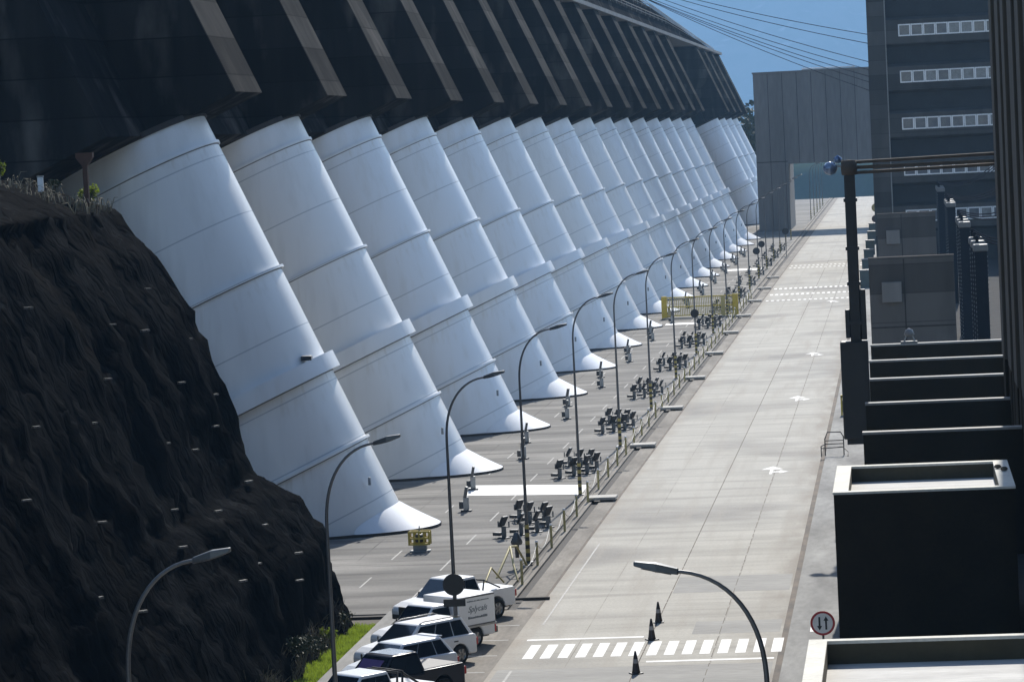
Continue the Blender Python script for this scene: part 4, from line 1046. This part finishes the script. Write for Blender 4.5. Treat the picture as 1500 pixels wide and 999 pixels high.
# ------------------------------------------------------------------ small things on the right
t = thing('guard_rail', 'dark tubular barrier frame on the right sidewalk below the crane', 'barrier', (-4.0, 172.6, .13))
mb = MB()
mb.tube([(-.5, 0, 0), (-.5, 0, .9), (-.35, 0, 1.25), (.35, 0, 1.25), (.5, 0, 1.0), (.5, 0, 0)], .035, 6)
for z in (.62, .8): mb.tube([(-.5, 0, z), (.5, 0, z)], .03, 6)
mb.tube([(-.7, -.6, 0), (-.7, -.6, .55), (-.5, 0, .62)], .03, 6); mb.tube([(-.7, -.6, .45), (.5, -.1, .45)], .03, 6); mb.tube([(.5, 0, .4), (.75, -.5, .2), (.72, -.9, 0)], .03, 6)
mb.build('frame', M['black'], t)
t = thing('hydrant_cabinet', 'small yellow-framed stand at the right kerb beside the crane', 'stand', (-3.75, 196, .13))
mb = MB(); mb.box((-.3, -.1, 0), (-.2, .1, 1.2)); mb.box((.2, -.1, 0), (.3, .1, 1.2)); mb.box((-.3, -.1, 1.1), (.3, .1, 1.25)); mb.build('frame', M['yellow'], t); MB().box((-.2, -.08, .2), (.2, .08, .9)).build('box', M['teal'], t, bevel=.02)
pc = None
for i, y in enumerate([345, 372, 400, 430, 465, 500]):
    lb = 'small dark green kerbside cabinet with pale top, %s from the front on the right' % ORD[i]
    if pc is None:
        pc = thing('roadside_cabinet', lb, 'cabinet', (-3.9, y, .13), 0, 'green cabinets along the right kerb')
        MB().box((-.6, -.5, 0), (.6, .5, 1.8)).build('body', M['teal'], pc, bevel=.04); MB().box((-.65, -.55, 1.8), (.65, .55, 1.95)).build('lid', M['cap'], pc, bevel=.03)
    else: copy_tree(pc, None, lb, (-3.9 - .002 * (y - 345), y, .13))
t = thing('roof_spotlight', 'small white twin spotlight standing on the rear fire wall', 'spotlight', (.25, 182.2, 5.33))
mb = MB(); mb.box((-.5, -.15, 0), (.45, .15, .12)); mb.build('base', M['cap'], t, bevel=.02)
mb = MB(); mb.tube([(-.3, 0, .1), (-.1, 0, .6)], .05, 6); mb.tube([(.3, 0, .1), (.1, 0, .6)], .05, 6); mb.build('bracket', M['grey'], t)
mb = MB(); mb.lathe([(0, .35), (.2, .25), (.3, .0), (.22, -.1), (0, -.1)], (0, 0, .5), 12); mb.build('lamp', M['cap'], t)
# brown T post and white marker on top of the slope
q = top(-29.9, 116.5)
t = thing('steel_post', 'rusty brown T-headed post on top of the rock slope', 'post', (q.x, q.y, q.z - .3))
MB().box((-.09, -.09, 0), (.09, .09, 2.1)).build('shaft', M['rust'], t); MB().prism([(-.1, 1.9), (.1, 1.9), (.32, 2.2), (.32, 2.38), (-.32, 2.38), (-.32, 2.2)], 'y', -.13, .13).build('head', M['rust'], t)
q = top(-31.4, 116.0)
t = thing('marker_post', 'short white marker post on the rock slope near the left edge', 'marker', (q.x, q.y, q.z - .15))
MB().box((-.1, -.08, 0), (.1, .08, .62)).build('shaft', M['white'], t, bevel=.02); MB().box((-.11, -.09, .62), (.11, .09, .68)).build('cap', M['grey'], t)

# ------------------------------------------------------------------ haze, light, camera
HZ = 930
me = MB().box((-4300, -450, -93), (4300, 9800, HZ))
m = bpy.data.materials.new('haze'); m.use_nodes = True; nt = m.node_tree; nt.nodes.clear()
out = nt.nodes.new('ShaderNodeOutputMaterial'); pv = nt.nodes.new('ShaderNodeVolumePrincipled')
pv.inputs['Color'].default_value = (.26, .47, .75, 1); pv.inputs['Density'].default_value = .000115; pv.inputs['Anisotropy'].default_value = .3
nt.links.new(pv.outputs[0], out.inputs['Volume'])
hz = me.build('haze', m); hz['kind'] = 'stuff'; hz['label'] = 'blue haze filling the valley air'; hz['category'] = 'haze'

EL, AZ = R_(38), R_(2.2)
sd = V((math.cos(EL) * math.sin(AZ), math.cos(EL) * math.cos(AZ), math.sin(EL)))
w = bpy.data.worlds.new('World'); scn.world = w; w.use_nodes = True; nt = w.node_tree
sky = nt.nodes.new('ShaderNodeTexSky'); sky.sky_type = 'NISHITA'; sky.sun_disc = False; sky.sun_elevation = EL; sky.sun_rotation = AZ
sky.air_density = 1.0; sky.dust_density = .6; sky.ozone_density = 1.5
bg = nt.nodes['Background']; nt.links.new(sky.outputs[0], bg.inputs['Color']); bg.inputs['Strength'].default_value = .15
sl = bpy.data.lights.new('sun', 'SUN'); sl.energy = 5.0; sl.angle = R_(.53); sl.color = (1, .95, .87)
so = bpy.data.objects.new('sun', sl); COL.objects.link(so); so.rotation_euler = (-sd).to_track_quat('-Z', 'Y').to_euler(); so.location = (0, 0, 300)

F, CX, CY, VP, ROLL = 4700., 750., 499.5, (1312., 174.), .042
f = V((VP[0] - CX, VP[1] - CY, F)).normalized()
up = V((-math.sin(ROLL), -math.cos(ROLL), 0)); up = (up - f * up.dot(f)).normalized(); X = f.cross(up)
Rm = Matrix((X, f, up))            # camera (right, down, forward) -> world
right = Rm @ V((1, 0, 0)); down = Rm @ V((0, 1, 0)); fwd = Rm @ V((0, 0, 1))
mw = Matrix((right, -down, -fwd)).transposed().to_4x4(); mw.translation = (0, 0, 18)
cd = bpy.data.cameras.new('camera'); cd.sensor_width = 36; cd.lens = F / 1500 * 36; cd.clip_start = .5; cd.clip_end = 22000
co = bpy.data.objects.new('camera', cd); COL.objects.link(co); co.matrix_world = mw; scn.camera = co
scn.view_settings.view_transform = 'Standard'; scn.view_settings.look = 'None'; scn.view_settings.exposure = .3; scn.view_settings.gamma = 1
scn.cycles.use_denoising = True; scn.cycles.max_bounces = 6; scn.cycles.volume_bounces = 1; scn.cycles.sample_clamp_indirect = 4
